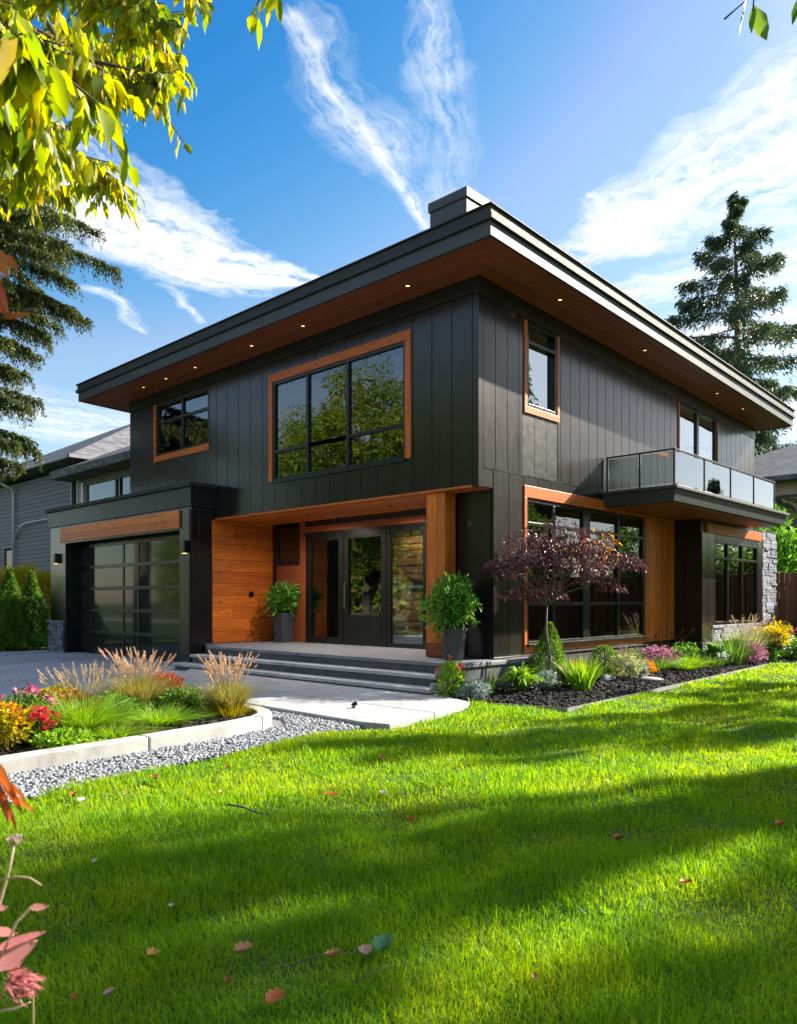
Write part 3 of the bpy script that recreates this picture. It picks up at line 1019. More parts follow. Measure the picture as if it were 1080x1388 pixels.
# glazed sectional door
DX = GX + .40
d = MB()
yc = [15.50, 18.17, 18.95, 21.50]
d.box(DX, DX + .05, 15.50, 15.62, .02, 3.04)
d.box(DX, DX + .05, 21.40, 21.50, .02, 3.04)
for y in (18.17, 18.95): d.box(DX + .002, DX + .05, y - .045, y + .045, .02, 3.04)
for k in range(6):
    z = .02 + k * .592
    d.box(DX - .004, DX + .048, 15.62, 21.40, max(.02, z - .045), min(3.04, z + .045))
gd = d.build('garage_door', 'frame_black', gar, bevel=.004)
p = MB(); p.box(DX + .02, DX + .03, 15.6, 21.42, .04, 3.02); p.build('pane', 'garage_glass', gd)
p = MB(); p.box(DX + .2, DX + .25, 15.2, 21.6, 0, 3.1); p.build('door_backing', 'interior', gd)
for y in (15.20, 22.02):
    s = MB(); s.box(GX - .11, GX, y - .075, y + .075, 2.52, 2.80)
    so = s.build('wall_lamp', 'frame_black', gar, bevel=.006)
    s = MB(); s.box(GX - .09, GX - .02, y - .05, y + .05, 2.512, 2.519); s.build('lamp', 'lamp_warm', so)
s = MB(); ledge(s, GX - .06, GX + .2, 21.62, 22.56, .0, .86, 'xy', .08, .16); s.box(GX - .1, GX + .1, 21.58, 22.6, .862, .90)
s.build('stone_base', 'ledge_stone', gar, bevel=.01)

# ------------------------------------------------------------------ porch slab and steps
st = MB()
st.box(9.12, 11.4, 7.27, 14.2, 0.0, .435)
st.box(9.52, 11.4, 14.2, 14.96, 0.0, .435)
st.box(8.82, 9.12, 7.60, 14.35, 0.0, .265)
st.box(8.52, 8.82, 7.45, 14.55, 0.0, .095)
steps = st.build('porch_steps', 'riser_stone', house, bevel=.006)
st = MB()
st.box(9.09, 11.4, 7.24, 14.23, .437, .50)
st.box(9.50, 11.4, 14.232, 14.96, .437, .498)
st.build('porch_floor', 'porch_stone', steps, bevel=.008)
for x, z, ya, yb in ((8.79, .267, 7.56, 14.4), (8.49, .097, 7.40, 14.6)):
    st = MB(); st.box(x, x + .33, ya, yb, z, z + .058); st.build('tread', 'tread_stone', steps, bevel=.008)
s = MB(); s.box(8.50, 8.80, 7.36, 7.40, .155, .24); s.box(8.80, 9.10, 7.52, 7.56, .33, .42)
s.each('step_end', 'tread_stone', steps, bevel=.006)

# ------------------------------------------------------------------ ground
def sheet(name, pts, z, mat, kind='structure', th=None):
    mb = MB()
    if th: mb.prism(pts, z - th, z)
    else:
        a = sum(pts[i][0] * pts[(i + 1) % len(pts)][1] - pts[(i + 1) % len(pts)][0] * pts[i][1] for i in range(len(pts)))
        if a < 0: pts = pts[::-1]
        mb.v = [(x, y, z) for x, y in pts]
        mb.f = [tuple(range(len(pts)))]
    return tag(mb.build(name, mat), kind=kind)


m_, t_, b_ = new_mat('lawn_soil')
oc = t_.node('ShaderNodeTexCoord').outputs['Object']
t_.l.new(t_.ramp(t_.noise(oc, 1.2, 8, .7), [(.3, (.030, .075, .008)), (.7, (.055, .12, .012))]), b_.inputs['Base Color'])
b_.inputs['Roughness'].default_value = .95
bump(t_, b_, t_.noise(oc, 60, 4), 1, .03)
MAT['lawn_soil'] = m_

sheet('ground', [(-400, -400), (400, -400), (400, 400), (-400, 400)], -.03, 'lawn_soil')

# driveway, path, gravel strip
sheet('driveway', [(-9, 10.9), (3.0, 10.78), (3.9, 10.75), (5.3, 10.8), (6.45, 11.2), (7.3, 12.7), (9.7, 14.75), (9.7, 22.9), (8.3, 23.3), (-9, 23.3)], .012, 'driveway_stone')
SLABS = [[(8.62, 7.3), (8.30, 6.50), (7.21, 6.20), (7.21, 9.29), (8.62, 9.29)], [(8.62, 9.31), (7.21, 9.31), (7.21, 12.42), (7.35, 12.65), (8.62, 14.0)],
         [(7.19, 6.19), (6.18, 5.98), (6.09, 6.34), (6.14, 8.5), (6.20, 9.29), (7.19, 9.29)], [(7.19, 9.31), (6.21, 9.31), (6.30, 10.3), (6.50, 11.1), (7.19, 12.38)]]
pmb = MB()
for p_ in SLABS: pmb.prism(p_, -.02, .075)
tag(pmb.build('path', 'path_concrete', bevel=.010), kind='structure')
sheet('path_base', [(8.6, 7.3), (8.28, 6.52), (6.2, 6.0), (6.11, 6.34), (6.3, 10.3), (7.35, 12.6), (8.6, 13.9)], .03, 'gravel_bed')
sheet('gravel', [(-8.9, 4.7), (-6, 4.75), (1.0, 5.5), (2.38, 5.80), (3.25, 5.97), (4.54, 6.17), (5.91, 6.28), (6.2, 6.3), (6.2, 10.5), (5.0, 10.6), (-6, 7.0)], .008, 'gravel_bed')


def inside(px, py, poly):
    n = len(poly); res = np.zeros(len(px), bool); j = n - 1
    for i in range(n):
        xi, yi = poly[i]; xj, yj = poly[j]
        c = ((yi > py) != (yj > py)) & (px < (xj - xi) * (py - yi) / (yj - yi + 1e-12) + xi)
        res ^= c
        j = i
    return res


def gz(x, y):
    """gentle unevenness of the lawn"""
    return (.018 * np.sin(x * 1.9 + y * .7) * np.cos(y * 1.6 - x * .5) + .014 * np.sin(x * 3.7 - y * 2.9 + 1.0) + .010 * np.sin(y * 5.1 + x * 1.3))


lawn_poly = [(-8.8, 4.6), (-3, 4.9), (1.0, 5.45), (2.38, 5.83), (3.25, 5.99), (4.54, 6.19), (5.91, 6.30), (6.14, 5.93), (6.9, 6.05), (8.30, 6.44), (8.40, 6.66),
             (8.66, 5.99), (8.79, 5.26), (10.89, 5.36), (13.81, 5.53), (18.12, 5.78), (18.9, 5.42), (24.0, 5.2), (24.0, -12), (-8.8, -12)]
nx, ny = 260, 150
gx = np.linspace(-8.8, 24, nx); gy = np.linspace(-12, 6.7, ny)
GXX, GYY = np.meshgrid(gx, gy)
vv = np.stack([GXX.ravel(), GYY.ravel(), gz(GXX.ravel(), GYY.ravel()) + .012], 1)
idx = np.arange(nx * ny).reshape(ny, nx)
ff = np.stack([idx[:-1, :-1].ravel(), idx[:-1, 1:].ravel(), idx[1:, 1:].ravel(), idx[1:, :-1].ravel()], 1)
cen = vv[ff].mean(1)
ff = ff[inside(cen[:, 0], cen[:, 1], lawn_poly)]
tag(np_mesh('lawn', vv, ff, 'lawn_soil', smooth=True), kind='structure')

RS = np.random.RandomState(11)


def nrmz(v):
    return v / np.maximum(np.linalg.norm(v, axis=1, keepdims=True), 1e-9)


def blades_mesh(base, height, width, lean, bend, rs):
    """curved grass blades; base (N,3)"""
    n = len(base)
    th = rs.rand(n) * 2 * np.pi
    d = np.stack([np.cos(th), np.sin(th), np.zeros(n)], 1)
    s = np.stack([-np.sin(th + rs.randn(n) * .5), np.cos(th), np.zeros(n)], 1)
    s = nrmz(s) * width[:, None] / 2
    up = np.array([0, 0, 1.0])
    mid = base + d * (lean * height * .45)[:, None] + up * (height * .55)[:, None]
    tip = base + d * ((lean + bend) * height)[:, None] + up * (height * np.clip(1 - .35 * (lean + bend) ** 2, .25, 1))[:, None]
    v = np.stack([base - s, base + s, mid + s * .75, mid - s * .75, tip], 1).reshape(-1, 3)
    k = np.arange(n)[:, None] * 5
    q = k + np.array([[0, 1, 2, 3]])
    t = k + np.array([[3, 2, 4]])
    return v, [q, t]


def scatter_lawn():
    fw = np.array([.7266, .6871]); rt = np.array([.6871, -.7266])
    V, Q, T = [], [], []
    off = 0
    for d0, d1, dens, hh, ww in ((1.6, 3.4, 15500, .050, .0042), (3.4, 5.2, 9500, .052, .0056), (5.2, 8, 4300, .052, .0085), (8, 12, 1900, .05, .013), (12, 24, 700, .05, .024)):
        n = int(dens * (d1 - d0) * (d1 + d0) / 2 * 1.40)
        d = np.sqrt(RS.rand(n) * (d1 ** 2 - d0 ** 2) + d0 ** 2)
        a = (RS.rand(n) - .5) * 1.40
        wide = RS.rand(n) < .0
        x = d * fw[0] + a * d * rt[0]; y = d * fw[1] + a * d * rt[1]
        ok = inside(x, y, lawn_poly)
        x, y = x[ok], y[ok]; n = len(x)
        # a thinner cover to either side
        m = int(n * .45)
        d2 = np.sqrt(RS.rand(m) * (d1 ** 2 - (d0 * .2 if d0 < 2 else d0) ** 2) + (d0 * .2 if d0 < 2 else d0) ** 2)
        th2 = np.where(RS.rand(m) < .5, -1, 1) * (.62 + RS.rand(m) * .95)
        x2 = d2 * (fw[0] * np.cos(th2) + rt[0] * np.sin(th2)); y2 = d2 * (fw[1] * np.cos(th2) + rt[1] * np.sin(th2))
        ok = inside(x2, y2, lawn_poly)
        nw = n
        x = np.concatenate([x, x2[ok]]); y = np.concatenate([y, y2[ok]]); n = len(x)
        wf = np.where(np.arange(n) < nw, 1.0, 1.9)
        z = gz(x, y)
        pn = (np.sin(x * 2.3 + np.sin(y * 3.1)) * np.cos(y * 2.7 + np.sin(x * 1.7)) + .6 * np.sin(x * 7.3 + y * 3) * np.sin(y * 6.1 - x * 2))
        base = np.stack([x, y, z], 1)
        h = hh * (1 + .34 * pn) * np.exp(RS.randn(n) * .28)
        if d1 < 9:
            # a few long seed stalks and tufts
            tf = RS.rand(n) < .012
            h = np.where(tf, h * 1.7, h)
        v, (q, t) = blades_mesh(base, h, np.full(n, ww) * wf * (.7 + .6 * RS.rand(n)), np.abs(RS.randn(n)) * .35, RS.rand(n) * .5, RS)
        V.append(v); Q.append(q + off); T.append(t + off); off += len(v)
    return tag(np_mesh('grass', np.concatenate(V), [np.concatenate(Q), np.concatenate(T)], 'grass'), kind='stuff')


scatter_lawn()


def stones(name, pts, rmin, rmax, mat, flat=.7, rs=RS):
    """rounded angular stones: a squashed, jittered 8-corner solid subdivided to 26 points"""
    n = len(pts)
    base = np.array([(x, y, z) for x in (-1, 0, 1) for y in (-1, 0, 1) for z in (-1, 0, 1) if (x, y, z) != (0, 0, 0)], float)
    key = {tuple(int(c) for c in b): i for i, b in enumerate(base)}
    faces = []
    for ax in range(3):
        o = [i for i in range(3) if i != ax]
        for sgn in (-1, 1):
            for i in (-1, 0):
                for j in (-1, 0):
                    c = []
                    for di, dj in ((0, 0), (1, 0), (1, 1), (0, 1)):
                        p = [0, 0, 0]; p[ax] = sgn; p[o[0]] = i + di; p[o[1]] = j + dj
                        c.append(key[tuple(p)])
                    if (sgn == 1) == (ax == 1): c = c[::-1]
                    faces.append(c)
    faces = np.array(faces)
    b = base / (np.linalg.norm(base, axis=1, keepdims=True) ** .7)
    r = rmin + (rmax - rmin) * rs.rand(n) ** 1.6
    sc = np.stack([r * (1 + .4 * rs.rand(n)), r * (.8 + .3 * rs.rand(n)), r * flat * (.7 + .5 * rs.rand(n))], 1)
    jit = 1 + rs.randn(n, len(b), 1) * .13
    v = b[None] * jit * sc[:, None]
    th = rs.rand(n) * 6.28; ph = rs.randn(n) * .5
    c, s = np.cos(ph)[:, None], np.sin(ph)[:, None]
    x, y, z = v[..., 0], v[..., 1], v[..., 2]
    x, z = x * c - z * s, x * s + z * c
    c, s = np.cos(th)[:, None], np.sin(th)[:, None]
    x, y = x * c - y * s, x * s + y * c
    v = np.stack([x, y, z], 2) + pts[:, None]
    f = (np.arange(n) * len(b))[:, None, None] + faces[None]
    return np_mesh(name, v.reshape(-1, 3), f.reshape(-1, 4), mat, smooth=False)


def rand_in(poly, n, rs=RS):
    xs = [p[0] for p in poly]; ys = [p[1] for p in poly]
    out = np.zeros((0, 2))
    while len(out) < n:
        p = np.stack([rs.uniform(min(xs), max(xs), n * 2), rs.uniform(min(ys), max(ys), n * 2)], 1)
        out = np.concatenate([out, p[inside(p[:, 0], p[:, 1], poly)]])
    return out[:n]


gr_poly = [(.6, 5.42), (2.38, 5.80), (3.25, 5.97), (4.54, 6.17), (5.91, 6.28), (6.10, 6.34), (6.13, 8.2), (5.75, 8.2), (5.80, 7.4), (5.5, 6.98), (4.6, 6.80), (3.0, 6.70), (.6, 6.45)]
gp = rand_in(gr_poly, 13000)
tag(stones('pebbles', np.column_stack([gp, .012 + RS.rand(len(gp)) * .022]), .010, .021, 'pebble'), kind='stuff')

# planter: kerb and soil
kerb_c = [(-.5, 6.55), (2.33, 6.72), (3.03, 6.78), (3.69, 6.82), (4.56, 6.90), (5.18, 7.02), (5.45, 7.18), (5.58, 7.45), (5.62, 8.2), (5.75, 9.3), (5.80, 10.1), (5.60, 10.55), (5.2, 10.68), (3.9, 10.62), (2.6, 10.3), (-.5, 9.6)]


def offset_line(pts, d):
    out = []
    for i, p in enumerate(pts):
        a = Vector(pts[max(i - 1, 0)]); b = Vector(pts[min(i + 1, len(pts) - 1)])
        t = (b - a).normalized()
        out.append((p[0] - t.y * d, p[1] + t.x * d))
    return out


def refine(pts, step=.12):
    out = []
    for a, b in zip(pts[:-1], pts[1:]):
        n = max(1, int(math.dist(a, b) / step))
        for k in range(n):
            out.append((a[0] + (b[0] - a[0]) * k / n, a[1] + (b[1] - a[1]) * k / n))
    return out + [pts[-1]]


kc = refine(kerb_c, .25)
for _ in range(2):
    kc = [kc[0]] + [((a[0] + 2 * b[0] + c[0]) / 4, (a[1] + 2 * b[1] + c[1]) / 4) for a, b, c in zip(kc[:-2], kc[1:-1], kc[2:])] + [kc[-1]]
ko, ki = offset_line(kc, -.085), offset_line(kc, .085)
mb = MB()
i = 0
rk = random.Random(5)
while i < len(kc) - 1:
    j = min(i + 5, len(kc) - 1)
    # one cast length of kerb with an open joint at its end
    k0 = len(mb.v)
    for q in range(i, j + 1):
        tt = .012 if q == j and j < len(kc) - 1 else 0
        o, n_ = Vector(ko[q]), Vector(ki[q])
        if tt:
            pv = Vector(kc[q - 1]) - Vector(kc[q]); pv = pv.normalized() * tt
            o += pv; n_ += pv
        zt_ = .165 + rk.uniform(-.003, .003)
        mb.v += [(o.x, o.y, -.02), (o.x + 0, o.y, zt_), (n_.x, n_.y, zt_), (n_.x, n_.y, -.02)]
    m = j - i
    for q in range(m):
        a = k0 + q * 4
        for e in range(4):
            mb.f.append((a + e, a + 4 + e, a + 4 + (e + 1) % 4, a + (e + 1) % 4))
    mb.f.append(tuple(k0 + e for e in range(4)))
    mb.f.append(tuple(k0 + m * 4 + e for e in range(4))[::-1])
    i = j
tag(mb.build('planter_kerb', 'kerb_concrete', bevel=.015, off=(2.33, 6.72, 0)), 'pale concrete kerb curving round the flower bed beside the pebble strip', 'kerb')
soil_pts = offset_line(kc, .06)
tag(MB().prism(soil_pts, -.01, .10).build('soil', 'soil'), kind='structure')
cp = rand_in([tuple(p) for p in soil_pts], 5000)
tag(stones('soil_crumbs', np.column_stack([cp, .10 + RS.rand(len(cp)) * .012]), .010, .03, 'mulch', flat=.5), kind='stuff')

# mulch bed along the house
bed = [(8.42, 6.70), (8.66, 6.03), (8.80, 5.32), (10.89, 5.42), (13.81, 5.59), (18.10, 5.84), (18.85, 5.50), (24.0, 5.3), (24.0, 7.6), (22.3, 6.8), (17.0, 6.8), (17.0, 7.44), (10.1, 7.44), (10.1, 8.6), (9.2, 8.0), (8.8, 7.3)]
bed = [(8.42, 6.70), (8.66, 6.03), (8.80, 5.32), (10.89, 5.42), (13.81, 5.59), (18.10, 5.84), (18.85, 5.50), (24.0, 5.3), (24.0, 7.2), (10.15, 7.50), (9.1, 7.22), (8.6, 7.0)]
tag(MB().prism(bed, -.02, .03).build('garden_bed', 'mulch'), kind='structure')
bp = rand_in(bed, 15000)
hb = .03 + .05 * np.clip((bp[:, 1] - 5.4) / 1.2, 0, 1) * (0.4 + .6 * np.abs(np.sin(bp[:, 0] * 2.1) * np.cos(bp[:, 1] * 3)))
tag(stones('mulch', np.column_stack([bp, hb * RS.rand(len(bp)) + .02]), .012, .042, 'mulch', flat=.35), kind='stuff')
# thin steel edging between bed and lawn
ed = [(8.42, 6.70), (8.66, 6.01), (8.80, 5.29), (10.89, 5.39), (13.81, 5.56), (18.10, 5.81), (18.85, 5.47), (24.0, 5.27)]
eo = offset_line(ed, -.006); ei = offset_line(ed, .006)
mb = MB()
for q in range(len(ed) - 1):
    mb.hexa([(*eo[q], -.01), (*eo[q + 1], -.01), (*ei[q + 1], -.01), (*ei[q], -.01), (*eo[q], .055), (*eo[q + 1], .055), (*ei[q + 1], .055), (*ei[q], .055)])
tag(mb.build('garden_edging', 'nb_gutter', off=(8.8, 5.29, 0)), 'thin grey edging strip between the dark mulch bed and the lawn', 'garden edging')

# street behind the camera
sheet('pavement', [(-11, -80), (-9, -80), (-9, 80), (-11, 80)], .05, 'pavement', th=.1)
sheet('road', [(-19, -80), (-11.1, -80), (-11.1, 80), (-19, 80)], -.01, 'asphalt')

SHADE = [(17.15, -2.95, (.10, .10, 1.0), 1.0), (18.3, -0.1, (.36, .36, 1.0), 2.0), (19.0, 1.7, (.36, .36, .58), 3.1), (26.8, 2.3, (.7, .7, .45), 4.0), (14.0, -9.0, (.7, .7, 1.05), 2.2)]
FIRS = [(31, -6.0, .85, 1.0), (50, -7, .62, 3.0), (58, -5, .5, 1.3), (44, -7.5, .42, 2.2), (21, -14, .9, 4.0)]
STREET = [(-9, 19, .9, 1.0), (-9.5, 33, 1.0, 2.0), (-17, 52, .8, 3.0), (-13, 26, 1.1, 4.0), (-9, 8, .9, 5.0), (-10, -6, 1.0, 5.5)]
HIGH = []
mat_leaf('leaf_street', G4((.07, .15, .014), (.12, .22, .018), (.20, .26, .018), (.32, .32, .02)), trans=.4)

# ------------------------------------------------------------------ plants
def leaves_arr(c, d, L, W, rs, fold=.25, droop=.15, fine=False):
    """leaf blades as folded diamonds (or a finer outline). c base points, d directions"""
    n = len(c)
    d = nrmz(d)
    r = rs.randn(n, 3)
    s = nrmz(np.cross(d, r))
    nr = np.cross(s, d)
    nr *= np.sign(nr[:, 2:3] + 1e-6)
    L = np.broadcast_to(L, (n,))[:, None] * (.7 + .6 * rs.rand(n, 1))
    W = np.broadcast_to(W, (n,))[:, None] * (.7 + .6 * rs.rand(n, 1))
    dn = np.array([0, 0, -1.0])
    if not fine:
        mid = c + d * L * .45
        l = mid + s * W / 2 + nr * W * fold
        r_ = mid - s * W / 2 + nr * W * fold
        tip = c + d * L + dn * L * droop
        v = np.stack([c, l, tip, r_], 1).reshape(-1, 3)
        k = np.arange(n)[:, None] * 4
        return v, np.concatenate([k + np.array([[0, 1, 2]]), k + np.array([[0, 2, 3]])])
    m0 = c
    m1 = c + d * L * .32 + dn * L * droop * .12
    m2 = c + d * L * .68 + dn * L * droop * .45
    m3 = c + d * L + dn * L * droop
    l1 = m1 + s * W * .48 + nr * W * fold; r1 = m1 - s * W * .48 + nr * W * fold
    l2 = m2 + s * W * .40 + nr * W * fold; r2 = m2 - s * W * .40 + nr * W * fold
    v = np.stack([m0, m1, m2, m3, l1, l2, r1, r2], 1).reshape(-1, 3)
    k = np.arange(n)[:, None] * 8
    tri = [[0, 1, 4], [0, 6, 1], [2, 3, 5], [2, 7, 3], [1, 2, 5], [1, 5, 4], [1, 6, 7], [1, 7, 2]]
    return v, np.concatenate([k + np.array([t]) for t in tri])


def join(parts):
    V, F, o = [], [], 0
    for v, f in parts:
        V.append(v); F.append(f + o); o += len(v)
    return np.concatenate(V), np.concatenate(F)


def sph(rs, n):
    return nrmz(rs.randn(n, 3))


def foliage(name, parts, mat, parent):
    v, f = join(parts)
    return np_mesh(name, v, f, mat, parent)


def bush_parts(rs, c, rad, n, L, W, up=.4, shell=.55, fine=False, droop=.15, lumps=7):
    """leaves over an uneven round body"""
    d = sph(rs, n)
    ld = sph(rs, lumps); amp = rs.rand(lumps) * .55
    bumpy = 1 - .26 + (np.clip(d @ ld.T, 0, 1) ** 4 * amp).sum(1)
    r = (shell + (1 - shell) * rs.rand(n)) * bumpy
    p = np.array(c) + d * r[:, None] * np.array(rad)
    dd = d * .8 + rs.randn(n, 3) * .5 + np.array([0, 0, up])
    return leaves_arr(p, dd, L, W, rs, fine=fine, droop=droop)


def sprigs(rs, c, rad, k, L, W, up=.5, fine=False):
    """longer shoots that break the outline"""
    P, D = [], []
    for _ in range(k):
        d = nrmz(rs.randn(1, 3) + np.array([[0, 0, up]]))[0]
        r1 = .95 + .32 * rs.rand()
        t = np.linspace(.45, r1, 11)[:, None]
        bend = np.array([0, 0, -.12]) * t ** 2
        p = np.array(c) + (d + bend) * t * np.array(rad)
        P.append(p + rs.randn(11, 3) * L * .12)
        D.append(d * .7 + rs.randn(11, 3) * .6)
    return leaves_arr(np.concatenate(P), np.concatenate(D), L, W, rs, fine=fine)


def shrub(name, pos, rad, h, mat, L, W, n, label, cat='shrub', group=None, up=.4, seed=1, z0=.05, fine=False, flowers=None, lift=.0, lumps=7):
    rs = np.random.RandomState(seed)
    root = empty(name, (pos[0], pos[1], z0), label, cat, group)
    c = (pos[0], pos[1], z0 + lift + (h - lift) * .5)
    foliage('foliage', [bush_parts(rs, c, (rad, rad, (h - lift) * .55), n, L, W, up, fine=fine, lumps=lumps), sprigs(rs, c, (rad, rad, (h - lift) * .55), 9 + n // 90, L, W, up, fine)], mat, root)
    mb = MB()
    rr_ = random.Random(seed)
    for k in range(5):
        a = rr_.uniform(0, 6.28)
        mb.tube([(pos[0] + .02 * math.cos(a), pos[1] + .02 * math.sin(a), z0 - .03), (pos[0] + rad * .3 * math.cos(a), pos[1] + rad * .3 * math.sin(a), z0 + h * .4),
                 (pos[0] + rad * .6 * math.cos(a), pos[1] + rad * .6 * math.sin(a), z0 + h * .7)], [.012, .008, .004], 5)
    mb.build('stem', 'twig_bark', root)
    if flowers:
        fm, fn, fr, fz = flowers[:4]
        parts = []
        for k in range(fn):
            d = sph(rs, 1)[0]; d[2] = abs(d[2]) * .9 + .15
            p = np.array(c) + d * np.array([rad, rad, (h - lift) * .6]) * fz
            q = np.repeat(p[None], 12, 0)
            parts.append(leaves_arr(q + rs.randn(12, 3) * fr * .25, sph(rs, 12) + np.array([0, 0, .6]), fr, fr * .7, rs))
        foliage('flower', parts, fm, root)
    return root


def grass_clump(name, pos, rad, h, mat, n, label, cat='ornamental grass', group=None, seed=1, z0=.05, width=.008, plume=None, lean=.6, bend=.5, mat2=None, n2=0):
    rs = np.random.RandomState(seed)
    root = empty(name, (pos[0], pos[1], z0), label, cat, group)

    def bl(m_, n_, h_, w_, le, be, r0):
        a = rs.rand(n_) * 6.28; r = np.sqrt(rs.rand(n_)) * r0
        base = np.stack([pos[0] + r * np.cos(a), pos[1] + r * np.sin(a), np.full(n_, z0 - .02)], 1)
        hh = h_ * (.55 + .5 * rs.rand(n_))
        wd = w_ * (.7 + .6 * rs.rand(n_))
        l = le * (.2 + rs.rand(n_)); b = be * rs.rand(n_)
        d = np.stack([np.cos(a + rs.randn(n_) * .6), np.sin(a + rs.randn(n_) * .6), np.zeros(n_)], 1)
        s = nrmz(np.cross(d, np.array([0, 0, 1.0])) + rs.randn(n_, 3) * .3) * wd[:, None] / 2
        u = np.array([0, 0, 1.0])
        pts = []
        for t in (0, .35, .7, 1.0):
            pts.append(base + d * (hh * (l * t + b * t * t))[:, None] + u * (hh * (t - .35 * (l + b) * t * t))[:, None])
        v = np.stack([pts[0] - s, pts[0] + s, pts[1] + s, pts[1] - s, pts[2] + s * .7, pts[2] - s * .7, pts[3]], 1).reshape(-1, 3)
        k = np.arange(n_)[:, None] * 7
        return v, [k + np.array([[0, 1, 2, 3]]), k + np.array([[3, 2, 4, 5]]), k + np.array([[5, 4, 6]])], pts[3]
    v, f, _ = bl(mat, n, h, width, lean, bend, rad * .35)
    np_mesh('foliage', v, f, mat, root)
    if mat2:
        v, f, _ = bl(mat2, n2, h * .6, width, lean * 1.6, bend * 1.5, rad * .6)
        np_mesh('foliage', v, f, mat2, root)
    if plume:
        pm, pn, ph, pl, pw = plume[:5]
        ple = plume[5] if len(plume) > 5 else .35
        mb = MB(); parts = []
        for k in range(pn):
            a = rs.rand() * 6.28; le = ple * (.2 + rs.rand()); hh = ph * (.72 + .33 * rs.rand())
            b = Vector((pos[0] + .04 * math.cos(a), pos[1] + .04 * math.sin(a), z0))
            e = b + Vector((math.cos(a) * le * hh, math.sin(a) * le * hh, hh))
            m1 = b.lerp(e, .55) + Vector((0, 0, .10 * hh)); e = e + Vector((rs.randn() * .05, rs.randn() * .05, -.03 - .05 * rs.rand())) * (hh / .8)
            mb.tube([b, m1, e], [.0022, .0018, .001], 4)
            t = rs.rand(46)[:, None]
            ax = np.array((e - m1).normalized())
            p = np.array(e) - ax * pl * t
            sp = np.sin(np.clip(t, .02, .98) * np.pi) ** .6
            parts.append(leaves_arr(p, ax * 1.6 + rs.randn(46, 3) * .26, .045 * sp[:, 0] + .01, pw * .075, rs, fold=.1))
        mb.build('stem', 'grass_straw', root)
        foliage('plume', parts, pm, root)
    return root


def strap_plant(name, pos, rad, h, mat, n, label, cat='plant', group=None, seed=1, z0=.05, W=.035, arch=.9):
    """broad arching leaves from one crown"""
    rs = np.random.RandomState(seed)
    root = empty(name, (pos[0], pos[1], z0), label, cat, group)
    a = rs.rand(n) * 6.28
    e = rs.rand(n) ** .7
    base = np.stack([pos[0] + .03 * np.cos(a), pos[1] + .03 * np.sin(a), np.full(n, z0)], 1)
    d = np.stack([np.cos(a), np.sin(a), np.zeros(n)], 1)
    u = np.array([0, 0, 1.0])
    s = nrmz(np.cross(d, u) + rs.randn(n, 3) * .15) * W / 2
    R_ = rad * (.35 + .65 * e); H_ = h * (1.05 - .45 * e) * (.8 + .3 * rs.rand(n))
    pts = []
    T = (0, .3, .6, .82, 1.0); Wd = (.35, .9, 1.0, .7)
    for t in T:
        pts.append(base + d * (R_ * t ** 1.2)[:, None] + u * (H_ * (np.sin(min(t * 1.9, 1.57) ) - arch * e * max(0, t - .5) ** 1.5 * 1.4))[:, None])
    v = []
    for k in range(4): v += [pts[k] - s * Wd[k], pts[k] + s * Wd[k]]
    v.append(pts[4])
    v = np.stack(v, 1).reshape(-1, 3)
    k = np.arange(n)[:, None] * 9
    f = [k + np.array([[2 * i, 2 * i + 1, 2 * i + 3, 2 * i + 2]]) for i in range(3)] + [k + np.array([[6, 7, 8]])]
    np_mesh('foliage', v, f, mat, root)
    return root


def cone_shrub(name, pos, rad, h, mat, n, label, cat='shrub', group=None, seed=1, z0=.03, L=.07, W=.022, egg=False):
    rs = np.random.RandomState(seed)
    root = empty(name, (pos[0], pos[1], z0), label, cat, group)
    t = rs.rand(n) ** (1.35 if not egg else 1.0)
    a = rs.rand(n) * 6.28
    prof = (1 - t) ** .85 * np.clip(t * 9 + .55, 0, 1) if not egg else np.sqrt(np.clip(1 - (2 * t - .85) ** 2 / 1.35, 0.01, 1))
    lob = 1 + .16 * np.sin(a * 3 + t * 9 + seed) + .10 * np.sin(a * 7 - t * 17) + rs.randn(n) * .05
    r = rad * prof * lob * (1 - .35 * rs.rand(n) ** 2)
    p = np.stack([pos[0] + r * np.cos(a), pos[1] + r * np.sin(a), z0 + t * h * .96], 1)
    d = np.stack([np.cos(a) * .55, np.sin(a) * .55, np.full(n, .9)], 1) + rs.randn(n, 3) * .28
    foliage('foliage', [leaves_arr(p, d, L, W, rs)], mat, root)
    MB().tube([(pos[0], pos[1], z0 - .03), (pos[0], pos[1], z0 + h * .85)], [.035, .008], 7).build('trunk', 'twig_bark', root)
    return root


def limb(mb, a, b, r0, r1, rr_, sag=.1, n=5, seg=7):
    a, b = Vector(a), Vector(b)
    L = (b - a).length
    pts = []
    for k in range(n + 1):
        t = k / n
        p = a.lerp(b, t) + Vector((rr_.uniform(-1, 1), rr_.uniform(-1, 1), rr_.uniform(-1, 1))) * L * .035 * (1 if 0 < k < n else 0)
        p.z += math.sin(t * math.pi) * L * sag
        pts.append(p)
    mb.tube(pts, [r0 + (r1 - r0) * k / n for k in range(n + 1)], seg)
    return pts


